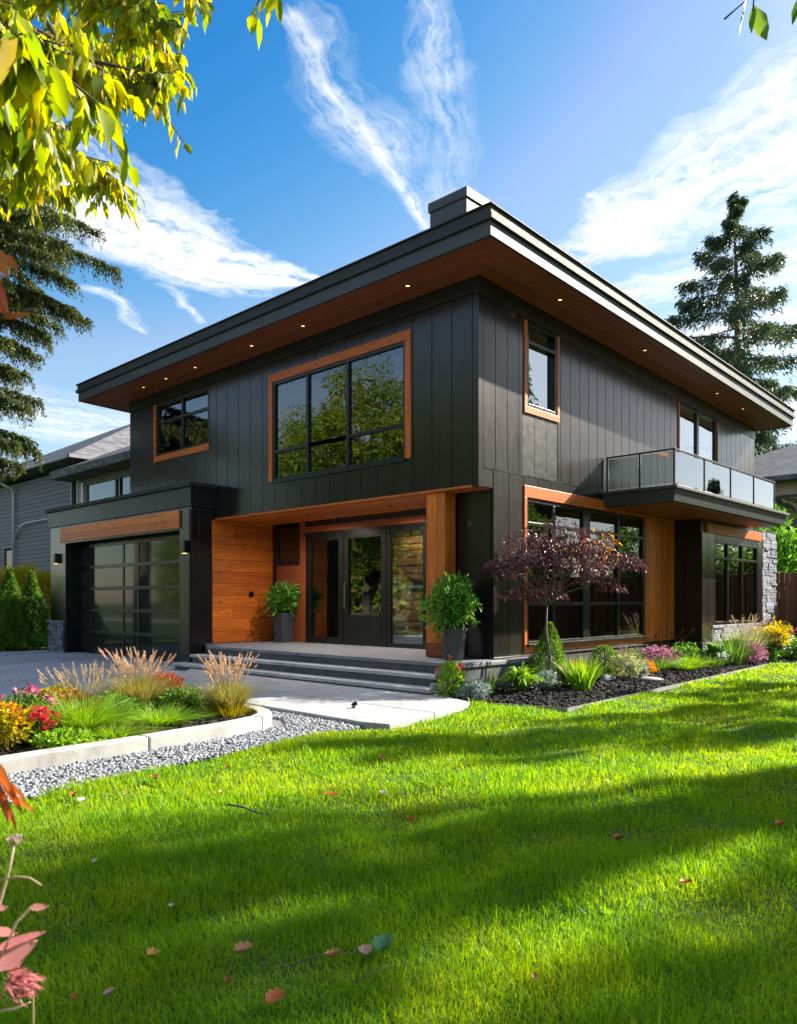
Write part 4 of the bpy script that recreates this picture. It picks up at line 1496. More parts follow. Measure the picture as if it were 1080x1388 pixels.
def broad_tree(name, pos, h, crown, mat, n, L, W, label, group=None, seed=1, clumps=46, base_h=.3, bark='trunk_bark', clump_r=.26, cat='tree'):
    """crown = (rx, ry, rz) half sizes"""
    rs = np.random.RandomState(seed); rr_ = random.Random(seed)
    root = empty(name, (pos[0], pos[1], 0), label, cat, group)
    cz = h - crown[2]
    cc = []
    for k in range(clumps):
        d = sph(rs, 1)[0]
        r = .35 + .62 * rs.rand() ** .6
        cc.append([pos[0] + d[0] * r * crown[0], pos[1] + d[1] * r * crown[1], cz + d[2] * r * crown[2]])
    cc = np.array(cc)
    parts = []
    m = n // clumps
    for k in range(clumps):
        cr = np.array(crown) * clump_r * (.6 + .8 * rs.rand())
        d = sph(rs, m); r = rs.rand(m) ** .45
        p = cc[k] + d * r[:, None] * cr * np.array([1.15, 1.15, .75])
        parts.append(leaves_arr(p, d + rs.randn(m, 3) * .7 + np.array([0, 0, -.25]), L, W, rs))
    foliage('crown', parts, mat, root)
    mb = MB()
    top = (pos[0] + rr_.uniform(-.3, .3), pos[1] + rr_.uniform(-.3, .3), h * .8)
    tr = h * .022
    pts = limb(mb, (pos[0], pos[1], -.1), top, tr, tr * .3, rr_, 0, 8, 10)
    for k in range(0, clumps, 2):
        c = cc[k]
        t = min(.85, max(base_h, (c[2] - crown[2] * .5) / h))
        i = min(len(pts) - 1, int(t * 8))
        limb(mb, pts[i], c, tr * .38, tr * .06, rr_, .05, 4, 6)
    mb.build('trunk', bark, root, smooth=True)
    return root


def conifer(name, pos, h, radf, mat, n_br, per, L, W, label, group=None, seed=1, z_low=1.5, droop=.25, hang=.6, up=0.0, cat='tree', curtains=.5, spread=.5, thin=0, azb=None):
    """radf(z) = reach of the branches at height z"""
    rs = np.random.RandomState(seed); rr_ = random.Random(seed)
    root = empty(name, (pos[0], pos[1], 0), label, cat, group)
    mb = MB()
    mb.tube([(pos[0] + .08 * math.sin(k * 1.3), pos[1] + .08 * math.cos(k * 1.7), h * k / 8 - .1) for k in range(9)], [h * .016 * (1 - k / 8.3) + .02 for k in range(9)], 9)
    parts = []
    for k in range(n_br):
        z = z_low + (h - z_low) * ((k + .5 * rs.rand()) / n_br)
        reach = radf(z) * (.45 + .65 * rs.rand() ** .7)
        if reach < .08: continue
        a = k * 2.39996 + rs.randn() * .3
        if azb is not None and rs.rand() < .5: a = azb + rs.randn() * .7
        dv = np.array([math.cos(a), math.sin(a), 0])
        sg = np.array([-math.sin(a), math.cos(a), 0])
        def pt(t):
            return np.array([pos[0], pos[1], z]) + dv * reach * t + np.array([0, 0, 1.0]) * reach * (up * t - droop * t * t + .22 * droop * t ** 4 * 2)
        mb.tube([tuple(pt(t)) for t in (0, .25, .5, .75, .97)], [.012 * reach + .012, .009 * reach + .01, .007 * reach + .006, .006, .003], 5)
        m = max(12, int(per * (.35 + .65 * reach / max(radf(zz_) for zz_ in (z_low, z_low + (h - z_low) * .3)))))
        # side twigs carrying needles
        t = (.10 + .90 * rs.rand(m) ** .75)
        side = rs.randn(m) * .5
        wid = reach * spread * np.sin(np.clip(t, .05, .97) * np.pi) ** .7 * (1 - .35 * t)
        base = np.array([pt(x) for x in t])
        off = np.abs(rs.rand(m)) * np.sign(side)
        clus = np.round(t * 9) / 9
        p = base + sg * (off * wid)[:, None] + dv * (np.abs(off) * wid * .5)[:, None]
        p[:, 2] -= np.abs(off) * wid * .25 + rs.rand(m) ** 2 * hang * (.35 + .65 * np.sin(clus * 37 + k) ** 2) * curtains * min(1, reach / 1.5)
        p += rs.randn(m, 3) * L * .35
        d = dv * .7 + sg[None] * (np.sign(side) * .6)[:, None] + rs.randn(m, 3) * .45 + np.array([0, 0, -.35 - hang * .3])
        parts.append(leaves_arr(p, d, L, W, rs, fold=.15))
    # leader
    m = 60
    t = rs.rand(m)
    p = np.stack([np.full(m, pos[0]), np.full(m, pos[1]), h - t * h * .05], 1) + rs.randn(m, 3) * .05
    parts.append(leaves_arr(p, np.array([0, 0, 1.0]) + rs.randn(m, 3) * .6, L, W, rs))
    foliage('crown', parts, mat, root)
    mb.build('trunk', 'trunk_bark', root, smooth=True)
    return root


def interp(z, tab):
    return float(np.interp(z, [a for a, b in tab], [b for a, b in tab]))


# ---- potted shrubs on the porch
def pot_round(pos, z, r, h, label):
    root = empty('potted_shrub', (pos[0], pos[1], z), label, 'potted plant')
    MB().lathe((pos[0], pos[1], z), [(0, .0), (r * .70, .0), (r * .74, .02), (r * .80, h * .45), (r * .93, h * .86), (r * .95, h * .87), (r * 1.02, h * .88), (r * 1.03, h * .98), (r * 1.0, h), (r * .9, h), (r * .88, h * .9), (0, h * .9)], 36).build('pot', 'pot_grey', root, smooth=True)
    MB().lathe((pos[0], pos[1], z), [(r * .88, h * .905), (0, h * .93)], 24).build('soil', 'pot_soil', root)
    return root


r1 = pot_round((9.66, 7.90), .50, .225, .52, 'bushy green shrub in a round grey pot beside the wooden porch post')
rs_ = np.random.RandomState(4)
foliage('foliage', [bush_parts(rs_, (9.66, 7.90, 1.38), (.34, .34, .33), 1700, .105, .045, .5, shell=.3, fine=True, lumps=16), sprigs(rs_, (9.66, 7.90, 1.38), (.36, .36, .40), 60, .10, .042, .5, True)], 'leaf_pot', r1)
mb = MB()
for k in range(9):
    a = k * .7
    mb.tube([(9.66 + .03 * math.cos(a), 7.90 + .03 * math.sin(a), .95), (9.66 + .1 * math.cos(a), 7.90 + .1 * math.sin(a), 1.2), (9.66 + .25 * math.cos(a), 7.90 + .25 * math.sin(a), 1.55)], [.012, .009, .004], 6)
mb.build('stem', 'twig_bark', r1)

px, py = 11.10, 14.17
r2 = empty('potted_shrub', (px, py, .50), 'bushy green shrub in a tall square grey pot against the cedar cladding', 'potted plant')
mb = MB()
for a, b, z0_, z1_ in ((.155, .185, 0, .68),):
    mb.hexa([(px - a, py - a, .5), (px + a, py - a, .5), (px + a, py + a, .5), (px - a, py + a, .5), (px - b, py - b, .5 + z1_), (px + b, py - b, .5 + z1_), (px + b, py + b, .5 + z1_), (px - b, py + b, .5 + z1_)])
mb.build('pot', 'pot_grey', r2, bevel=.012)
MB().box(px - .165, px + .165, py - .165, py + .165, 1.182, 1.188).build('soil', 'pot_soil', r2)
foliage('foliage', [bush_parts(rs_, (px, py, 1.46), (.33, .33, .32), 1100, .11, .045, .5, shell=.3, fine=True, lumps=10), sprigs(rs_, (px, py, 1.46), (.38, .38, .42), 50, .105, .042, .6, True)], 'leaf_pot', r2)
mb = MB()
for k in range(8):
    a = k * .8
    mb.tube([(px + .03 * math.cos(a), py + .03 * math.sin(a), 1.16), (px + .1 * math.cos(a), py + .1 * math.sin(a), 1.4), (px + .2 * math.cos(a), py + .2 * math.sin(a), 1.65)], [.012, .009, .004], 6)
mb.build('stem', 'twig_bark', r2)

# ---- bed along the side of the house
strap_plant('hosta', (9.85, 6.72), .42, .42, 'leaf_lime', 130, 'bright lime clump of arching leaves nearest the corner of the house', 'plant', seed=2, W=.045)
cone_shrub('arborvitae', (11.05, 6.98), .42, 1.08, 'leaf_mid', 7500, 'green cone-shaped conifer under the purple maple', seed=3, L=.06, W=.016)
shrub('coral_flower', (11.20, 6.60), .27, .33, 'leaf_mid', .06, .03, 450, 'low coral-red flowering plant right of the cone-shaped conifer', 'flower', seed=4, flowers=('flower_coral', 34, .06, .95))
grass_clump('iris_clump', (10.78, 6.22), .42, .66, 'leaf_lime', 190, 'upright clump of sword-shaped lime leaves in front of the living-room window', 'plant', seed=5, width=.024, lean=.35, bend=.35)
cone_shrub('dwarf_spruce', (13.0, 7.02), .24, .60, 'leaf_mid', 2600, 'small egg-shaped dark evergreen below the window sill', seed=6, L=.05, W=.016, egg=True)
grass_clump('heather_grass', (13.75, 7.12), .42, .62, 'leaf_mauve', 420, 'purple-mauve wispy grass against the foundation', seed=7, width=.007, plume=('leaf_mauve', 22, .6, .2, .05, .5))
shrub('cream_spirea', (12.85, 6.50), .30, .44, 'grass_pale', .06, .02, 1100, 'pale cream-green feathery mound behind the flat boulder', seed=8, up=.7)
shrub('orange_mum', (13.85, 6.62), .19, .27, 'leaf_amber', .04, .03, 500, 'small round orange mound of flowers in the mulch', 'flower', seed=9, z0=.04)
for i, (x, y, r_, h_, lab) in enumerate([(14.75, 6.80, .40, .40, 'soft green grassy mound right of the orange flowers'),
                                         (15.25, 6.45, .34, .34, 'low green grassy mound nearest the lawn edge below the cedar panel'),
                                         (15.85, 6.62, .42, .42, 'wide green grassy mound below the seed-head stalks'),
                                         (16.45, 6.42, .36, .36, 'green grassy mound left of the variegated hosta')]):
    grass_clump('sedge_mound', (x, y), r_, h_, ('leaf_mid', 'leaf_lime', 'leaf_lime', 'leaf_mid')[i], 420, lab, 'plant', 'green grassy mounds in the mulch bed', seed=20 + i, width=.012, lean=.9, bend=.8)
grass_clump('seed_head_plant', (15.9, 7.15), .45, .55, 'leaf_dark', 140, 'tall thin stalks with burgundy seed heads before the cedar panel', 'plant', seed=11, width=.008, plume=('leaf_purple', 11, .92, .10, .30, .55))
s_ = strap_plant('variegated_hosta', (16.95, 6.55), .36, .48, 'leaf_pot', 90, 'rounded hosta with white-edged leaves near the recessed corner', 'plant', seed=12, W=.09, arch=.6)
strap_plant('white_hosta', (16.75, 6.30), .20, .34, 'flower_white', 34, 'small white-leaved plant in front of the rounded hosta', 'plant', seed=13, W=.07, arch=.6)
grass_clump('spiky_grass', (17.35, 6.28), .5, .80, 'leaf_mid', 240, 'tall spiky green grass clump left of the feathery plumes', seed=14, width=.018, lean=.4, bend=.5)
grass_clump('feather_grass', (18.35, 6.35), .55, 1.05, 'grass_pale', 700, 'pale feathery ornamental grass before the stone-faced bay window', seed=15, width=.009, lean=.35, bend=.5, plume=('plume_cream', 40, 1.15, .35, .09, .45))
shrub('maroon_barberry', (17.98, 6.10), .38, .48, 'leaf_mauve', .05, .02, 1300, 'rounded maroon shrub in front of the feathery grass', seed=16, up=.6)
shrub('green_perennial', (18.8, 6.02), .30, .36, 'leaf_pot', .08, .04, 420, 'leafy green plant between the maroon shrub and the yellow-flowered pot', 'plant', seed=17)
shrub('silver_shrub', (19.6, 6.5), .38, .75, 'leaf_silver', .07, .03, 1100, 'silvery shrub beside the stone pillar', seed=18)
rp = empty('potted_flowers', (19.15, 5.98, .03), 'dark pot overflowing with yellow flowers near the stone pillar', 'potted plant')
MB().lathe((19.15, 5.98, .03), [(0, 0), (.12, 0), (.15, .42), (.165, .44), (.165, .48), (.14, .48), (.13, .43), (0, .43)], 24).build('pot', 'pot_grey', rp, smooth=True)
rs_ = np.random.RandomState(19)
foliage('foliage', [bush_parts(rs_, (19.15, 5.98, .62), (.34, .34, .16), 700, .09, .035, .5)], 'leaf_yellow', rp)
foliage('flower', [bush_parts(rs_, (19.15, 5.98, .70), (.36, .36, .14), 420, .07, .045, .8)], 'flower_yellow', rp)
shrub('white_flower', (20.1, 5.92), .40, .48, 'leaf_pot', .08, .04, 700, 'green perennial with white flowers right of the yellow-flowered pot', 'flower', seed=21, flowers=('flower_white', 30, .07, .95))
shrub('pink_flower', (21.3, 6.1), .40, .6, 'leaf_mid', .08, .04, 800, 'green plant with pink flowers at the fence end of the bed', 'flower', seed=22, flowers=('flower_pink', 26, .08, .95))
shrub('golden_shrub', (20.9, 6.5), .36, .95, 'leaf_yellow', .08, .035, 900, 'golden-yellow leafy shrub in front of the brown fence', seed=23)
shrub('burgundy_shrub', (22.4, 6.3), .5, .9, 'leaf_purple', .09, .04, 1000, 'dark burgundy shrub at the foot of the brown fence', seed=24)
shrub('orange_flower', (8.66, 7.13), .21, .50, 'leaf_lime', .09, .022, 420, 'upright green plant with orange flowers at the end of the steps', 'flower', seed=25, up=.9, flowers=('flower_coral', 7, .05, 1.05))
shrub('catmint', (8.84, 6.86), .25, .24, 'leaf_silver', .05, .02, 850, 'low grey-green feathery mound beside the path corner', 'plant', seed=26, up=.5)
shrub('dusty_miller', (10.55, 6.75), .20, .28, 'leaf_silver', .07, .025, 260, 'small silver-leaved plant between the lime clump and the conifer', 'plant', seed=27)
grass_clump('small_iris', (9.75, 7.25), .15, .42, 'leaf_mid', 16, 'few upright dark green blades by the foundation corner', 'plant', seed=28, width=.022, lean=.2, bend=.2)
shrub('corner_groundcover', (9.2, 7.02), .22, .22, 'leaf_mid', .05, .025, 420, 'dark green low plant against the side of the porch slab', 'plant', seed=29)


def boulder(name, pos, sc, seed, label):
    rs = np.random.RandomState(seed)
    o = stones(name, np.array([[pos[0], pos[1], pos[2]]]), 1, 1, 'boulder', flat=1, rs=rs)
    me = o.data
    c = Vector(pos)
    for v in me.vertices:
        d = v.co - c
        v.co = c + Vector((d.x * sc[0], d.y * sc[1], d.z * sc[2]))
    me.transform(Matrix.Translation(-c)); o.location = c
    sb = o.modifiers.new('s', 'SUBSURF'); sb.levels = sb.render_levels = 2
    me.polygons.foreach_set('use_smooth', [True] * len(me.polygons))
    return tag(o, label, 'rock')


boulder('boulder', (12.95, 6.08, .06), (.30, .16, .07), 1, 'flat pale grey boulder lying in the mulch near the lawn edge')
boulder('boulder', (12.35, 6.62, .07), (.20, .13, .08), 5, 'grey boulder half hidden behind the sword-leaved clump')
boulder('boulder', (4.05, 9.35, .14), (.16, .12, .10), 3, 'tan boulder in the planter between the ornamental grasses')

for i, (x, y, r_, h_, m_, lab) in enumerate([
        (14.3, 7.2, .34, .42, 'leaf_mid', 'dark green leafy plant behind the orange mound'),
        (13.35, 6.55, .20, .26, 'leaf_silver', 'small silvery plant between the cream mound and the orange one'),
        (15.3, 7.15, .36, .45, 'leaf_mauve', 'mauve bushy plant against the foundation under the cedar panel'),
        (16.4, 6.95, .32, .42, 'leaf_pot', 'mid green leafy plant behind the rounded hosta'),
        (17.75, 6.45, .26, .55, 'leaf_mid', 'dark green plant between the spiky grass and the feathery one'),
        (12.1, 7.1, .30, .34, 'leaf_mid', 'dark green low plant behind the coral flowers'),
        (20.6, 5.85, .34, .36, 'leaf_silver', 'grey-green plant at the lawn edge below the golden shrub'),
        (21.9, 5.8, .36, .40, 'leaf_pot', 'leafy green plant at the far end of the edging')]):
    shrub('perennial', (x, y), r_, h_, m_, .07, .03, 800, lab, 'plant', seed=120 + i, up=.6)

# ---- Japanese maple in front of the living-room window
def maple():
    rs = np.random.RandomState(31); rr_ = random.Random(31)
    b = Vector((10.72, 6.80, .02))
    root = empty('japanese_maple', b, 'small purple-leaved Japanese maple with layered crown before the large side window', 'tree')
    mb = MB()
    fork = b + Vector((.02, .03, 1.35))
    tr_ = [b, b + Vector((.03, -.03, .5)), b + Vector((-.03, .02, .95)), fork]
    mb.tube(tr_, [.022, .018, .016, .014], 9)
    mb.tube([b + Vector((.03, .02, 0)), b + Vector((.06, .02, .6)), b + Vector((.02, .05, 1.2)), fork], [.014, .011, .010, .010], 7)
    r_ = Vector((.6871, -.7266, 0)); f_ = Vector((.7266, .6871, 0))
    # layered pads: sideways, depth, height, half width, half depth, thickness
    pads = [(-.35, .0, 2.46, .40, .32, .16), (.15, -.1, 2.58, .44, .36, .18), (.72, .05, 2.46, .36, .30, .16), (-.1, .1, 2.28, .60, .38, .18), (.55, .15, 2.26, .55, .34, .18),
            (-.50, -.1, 2.16, .42, .30, .10), (-.12, -.25, 2.08, .46, .30, .10), (.45, -.3, 2.04, .44, .30, .09), (1.15, .0, 2.16, .40, .26, .09), (-.70, .1, 1.98, .30, .24, .08),
            (.75, -.1, 1.86, .34, .24, .07), (-.10, -.1, 1.78, .34, .26, .09), (-.42, .0, 1.62, .34, .22, .07), (.05, .1, 1.62, .26, .22, .08), (.98, -.15, 1.74, .22, .18, .05), (1.38, .05, 2.08, .20, .16, .06), (-.85, -.1, 2.10, .18, .16, .05), (.3, .0, 2.36, .5, .34, .10)]
    parts, amber = [], []
    for i, (s, dp, z, w_, dd, th) in enumerate(pads):
        c = Vector((b.x, b.y, 0)) + r_ * s + f_ * dp + Vector((0, 0, z))
        limb(mb, fork, c, .012, .003, rr_, .12, 5, 6)
        for k in range(5):
            a = rr_.uniform(0, 6.28)
            limb(mb, c, c + r_ * w_ * .8 * math.cos(a) + f_ * dd * .8 * math.sin(a), .005, .0015, rr_, -.02, 3, 4)
        m = int(640 * w_)
        u = rs.randn(m, 3) * .60
        u = u / np.maximum(1, np.linalg.norm(u, axis=1, keepdims=True))
        p = np.array(c) + np.outer(u[:, 0] * w_, r_) + np.outer(u[:, 1] * dd, f_)
        p[:, 2] += u[:, 2] * th * 1.2 - .10 * (u[:, 0] ** 2 + u[:, 1] ** 2)
        d = np.outer(u[:, 0], r_) + np.outer(u[:, 1], f_) + rs.randn(m, 3) * .5 + np.array([0, 0, -.45])
        arr = leaves_arr(p, d, .068, .026, rs, fold=.12, droop=.3)
        parts.append(arr)
        if i in (2, 4): amber.append(leaves_arr(p[:40] + np.outer(np.full(40, .1), r_), d[:40], .075, .032, rs))
    foliage('crown', parts, 'leaf_purple', root)
    foliage('amber_leaves', amber, 'leaf_amber', root)
    mb.build('trunk', 'maple_bark', root, smooth=True)


maple()

# ---- planter bed by the drive
grass_clump('fountain_grass', (3.45, 7.62), .42, .56, 'leaf_lime', 1900, 'green and straw fountain grass with tan plumes nearest the lawn', seed=40, z0=.1, width=.006, lean=.7, bend=.8, mat2='grass_straw', n2=500, plume=('plume_cream', 56, .76, .16, .06, .6))
grass_clump('fountain_grass', (4.62, 8.72), .42, .60, 'grass_straw', 2600, 'straw-coloured fountain grass with pink plumes in front of the garage', seed=41, z0=.1, width=.006, lean=.5, bend=.6, mat2='leaf_mid', n2=600, plume=('plume_pink', 80, .80, .20, .07, .5))
grass_clump('fountain_grass', (5.22, 7.72), .34, .52, 'grass_straw', 2000, 'golden fountain grass with pink plumes at the kerb corner by the path', seed=42, z0=.1, width=.006, lean=.4, bend=.5, mat2='leaf_yellow', n2=420, plume=('plume_pink', 66, .78, .22, .07, .42))
grass_clump('lime_sedge', (4.30, 7.62), .45, .32, 'leaf_lime', 800, 'low lime-green sedge spreading along the middle of the kerb', 'plant', seed=43, z0=.1, width=.009, lean=1.0, bend=.9)
grass_clump('lime_sedge', (3.55, 7.20), .35, .26, 'leaf_lime', 500, 'low lime sedge at the foot of the nearest fountain grass', 'plant', seed=44, z0=.1, width=.009, lean=1.0, bend=.9)
shrub('rust_sedum', (5.15, 8.95), .26, .42, 'leaf_rust', .06, .02, 900, 'rust-red seed-headed plant right of the pink-plumed grass', 'plant', seed=45, z0=.1, up=.9)
shrub('dark_perennial', (4.0, 8.15), .32, .32, 'leaf_mid', .07, .03, 900, 'dark green leafy perennial between the two left fountain grasses', 'plant', seed=46, z0=.1)
shrub('dark_perennial', (4.95, 8.25), .34, .28, 'leaf_mid', .07, .03, 900, 'dark green leafy perennial left of the golden fountain grass', 'plant', seed=47, z0=.1)
grass_clump('green_sedge', (5.35, 8.55), .34, .30, 'leaf_mid', 500, 'green sedge behind the golden fountain grass', 'plant', seed=48, z0=.1, width=.009, lean=.9, bend=.7)
shrub('red_flower', (2.95, 7.50), .20, .27, 'leaf_mid', .06, .03, 500, 'low plant with bright red flowers at the left end of the planter', 'flower', seed=49, z0=.1, flowers=('flower_red', 22, .055, 1.0))
shrub('pink_astilbe', (3.05, 8.10), .26, .42, 'leaf_mid', .07, .03, 600, 'pink feathery flowers above green leaves at the left end of the planter', 'flower', seed=50, z0=.1, flowers=('flower_pink', 11, .055, 1.0))
shrub('golden_coleus', (2.60, 7.45), .24, .34, 'leaf_yellow', .07, .03, 700, 'golden-green leafy plant left of the red flowers', 'plant', seed=51, z0=.1, flowers=('leaf_amber', 10, .06, 1.0))
shrub('groundcover', (3.05, 7.12), .30, .14, 'leaf_lime', .05, .03, 700, 'low green groundcover creeping against the kerb', 'plant', seed=52, z0=.1)
shrub('yellow_spirea', (4.05, 9.75), .24, .28, 'leaf_yellow', .06, .03, 500, 'small yellow-green shrub at the drive side of the planter', seed=53, z0=.1)
shrub('brown_sedge', (3.95, 8.95), .26, .30, 'leaf_rust', .07, .012, 450, 'brown sedge behind the dark leafy perennial', 'plant', seed=54, z0=.1, up=.9)

grass_clump('fountain_grass', (1.7, 7.6), .42, .52, 'grass_straw', 900, 'straw fountain grass outside the left edge of the planter', seed=55, z0=.1, width=.006, lean=.5, bend=.6)
shrub('dark_perennial', (1.0, 8.3), .36, .32, 'leaf_mid', .07, .03, 700, 'dark green perennial outside the left edge of the planter', 'plant', seed=56, z0=.1)
shrub('groundcover', (.9, 7.2), .32, .2, 'leaf_lime', .05, .03, 600, 'green groundcover outside the left edge of the planter', 'plant', seed=57, z0=.1)

# ---- left boundary: cypresses, yellow hedge
for i, (x, y, h_, r_, lab) in enumerate([(8.74, 24.30, 2.45, .60, 'tall dark cone cypress on the left, beside the frame edge'), (9.40, 24.35, 2.38, .58, 'tall dark cone cypress nearest the garage'),
                                   (8.55, 23.60, 1.50, .50, 'short cone cypress standing in front of the two tall ones'), (7.85, 25.1, 2.3, .6, 'cone cypress farthest left along the hedge')]):
    cone_shrub('cypress', (x, y), r_, h_, 'leaf_mid', 7000, lab, 'shrub', 'cone cypresses beside the drive', seed=60 + i, L=.11, W=.035)
rs_ = np.random.RandomState(65)
hg = empty('yellow_hedge', (9.9, 26.9, 0), 'clipped bright yellow hedge behind the cone cypresses', 'hedge')
n = 16000
t = rs_.rand(n); u = rs_.rand(n) ** .5
px_ = 7.0 + t * 5.0; py_ = 28.9 - t * 3.1 + (rs_.rand(n) - .5) * 1.1
pz_ = u * (2.5 + .12 * np.sin(t * 23) + .08 * np.sin(t * 61))
foliage('foliage', [leaves_arr(np.stack([px_, py_, pz_], 1), sph(rs_, n) + np.array([0, 0, .5]), .12, .06, rs_)], 'hedge_yellow', hg)
mb = MB()
for k in range(12): mb.tube([(7.2 + k * .42, 28.8 - k * .26, -.05), (7.25 + k * .42, 28.75 - k * .26, 2.1)], [.03, .012], 6)
mb.build('stem', 'twig_bark', hg)
shrub('red_flower_shrub', (8.15, 23.75), .38, .75, 'leaf_lime', .10, .05, 900, 'light green shrub with one red flower left of the short cypress', seed=66, z0=0, flowers=('flower_red', 3, .1, 1.0))
shrub('fern', (9.15, 23.55), .42, .48, 'leaf_pot', .14, .04, 500, 'leafy green fern between the cypress and the garage corner', 'plant', seed=67, z0=0, up=.8)

# ---- brown fence and greenery beyond it on the right
fe = empty('wooden_fence', (23.6, 0, 0), 'brown vertical-board fence beyond the right end of the house', 'fence')
mb = MB()
y = 9.5; rf = random.Random(4)
while y > -9:
    mb.box(23.6, 23.63, y - .138, y - .004, .05, 2.26 + rf.uniform(-.01, .01))
    y -= .142
mb.build('fence_board', 'fence_wood', fe, bevel=.004)
mb = MB()
for z in (.45, 1.9): mb.box(23.632, 23.70, -9, 9.5, z, z + .09)
mb.each('fence_rail', 'fence_wood', fe)
for k in range(7):
    MB().box(23.702, 23.80, 9.3 - k * 2.6, 9.4 - k * 2.6, -.1, 2.2).build('post', 'fence_wood', fe)
shrub('laurel', (25.4, 7.9), 1.3, 3.7, 'leaf_pot', .24, .09, 3500, 'glossy green laurel rising just above the fence beside the stone pillar', seed=70, z0=0, fine=True)
shrub('laurel', (25.5, 5.6), 1.5, 3.4, 'leaf_mid', .24, .09, 3500, 'green laurel above the fence at the right edge', seed=71, z0=0, fine=True)

# ---- tall fir on the right, small trees beyond
fir_tab = [(2, 5.5), (8, 4.6), (10.7, 3.6), (12.4, 4.3), (14.2, 3.9), (16.8, 5.2), (18.5, 4.2), (20.3, 3.7), (22.0, 2.8), (23.7, 1.2), (25.4, .1)]
conifer('tall_fir', (46.4, 16.6), 25.4, lambda z: interp(z, fir_tab), 'leaf_fir', 88, 1000, .27, .08, 'tall ragged fir rising behind the right end of the roof', seed=72, z_low=2, droop=.30, hang=.9, up=.16, curtains=1.0, spread=.20)
broad_tree('birch', (42.5, 17.8), 12.0, (2.6, 2.6, 3.6), 'leaf_yellow', 9000, .22, .12, 'small yellow-green tree between the roof end and the fir', seed=73)
conifer('small_fir', (33, 54.5), 18.8, lambda z: max(.05, (18.8 - z) * .24), 'leaf_yellow', 60, 170, .4, .13, 'small sunlit fir tip above the grey neighbour roof', seed=74, z_low=5, droop=.1, hang=.3, up=.25)

# ---- drooping cedar at the left
def drooping_cedar(name, pos, h, radf, mat, n_br, label, seed, z_low, azb):
    rs = np.random.RandomState(seed)
    root = empty(name, (pos[0], pos[1], 0), label, 'tree')
    mb = MB(); P, D, Ls = [], [], []
    mb.tube([(pos[0] + .08 * math.sin(k * 1.3), pos[1] + .08 * math.cos(k * 1.7), h * k / 8 - .1) for k in range(9)], [h * .016 * (1 - k / 8.3) + .02 for k in range(9)], 9)
    for k in range(n_br):
        z = z_low + (h - z_low) * ((k + .6 * rs.rand()) / n_br)
        R_ = radf(z) * (.62 + .45 * rs.rand())
        a = azb + rs.randn() * .85 if rs.rand() < .6 else rs.rand() * 6.28
        dv = np.array([math.cos(a), math.sin(a), 0]); sg = np.array([-math.sin(a), math.cos(a), 0])
        bow = rs.randn() * .12
        pt = lambda t: np.array([pos[0], pos[1], z]) + dv * R_ * t + sg * R_ * bow * t * t + np.array([0, 0, 1.0]) * R_ * (.28 * t - .62 * t * t + .22 * t ** 3)
        mb.tube([tuple(pt(t)) for t in (0, .2, .4, .6, .8, 1.0)], [.03, .024, .018, .013, .008, .004], 6)
        nt = int(13 * R_)
        for q in range(nt):
            t = .12 + .88 * (q + rs.rand()) / nt
            for sd in (-1, 1):
                if rs.rand() < .18: continue
                b = pt(t)
                l = (.35 + .55 * rs.rand()) * (1.15 - .45 * t)
                out = sg * sd * (.35 + .3 * rs.rand()) + dv * .45
                e = b + out * l * .8 + np.array([0, 0, -1.0]) * l * (.55 + .5 * rs.rand())
                m1 = b + out * l * .55 + np.array([0, 0, .02])
                mb.tube([tuple(b), tuple(m1), tuple(e)], [.006, .004, .0015], 3, False)
                n = int(58 * l) + 8
                u = rs.rand(n)[:, None]
                p = b * (1 - u) ** 2 + 2 * m1 * u * (1 - u) + e * u ** 2
                tg = nrmz(2 * (m1 - b) * (1 - u) + 2 * (e - m1) * u)
                sdv = nrmz(np.cross(tg, rs.randn(n, 3)))
                P.append(p + sdv * .015); D.append(tg * .75 + sdv * .62); Ls.append(np.full(n, .12) * (1.15 - .5 * u[:, 0]))
    P = np.concatenate(P); D = np.concatenate(D); Ls = np.concatenate(Ls)
    foliage('crown', [leaves_arr(P, D, Ls, Ls * .36, rs, fold=.15)], mat, root)
    mb.build('trunk', 'trunk_bark', root, smooth=True)
    return root


ced_tab = [(2, 2.2), (5.0, 2.4), (6.3, 3.0), (7.2, 3.4), (8.2, 2.6), (9.0, 2.6), (9.8, 3.4), (10.8, 4.6), (11.6, 5.3), (12.6, 4.5), (13.8, 3.6), (16, 2.2), (18, .3)]
drooping_cedar('cedar', (6.4, 23.9), 18, lambda z: interp(z, ced_tab), 'leaf_cedar', 110, 'drooping dark green cedar hanging in from the left edge', 75, 5.4, -.75)

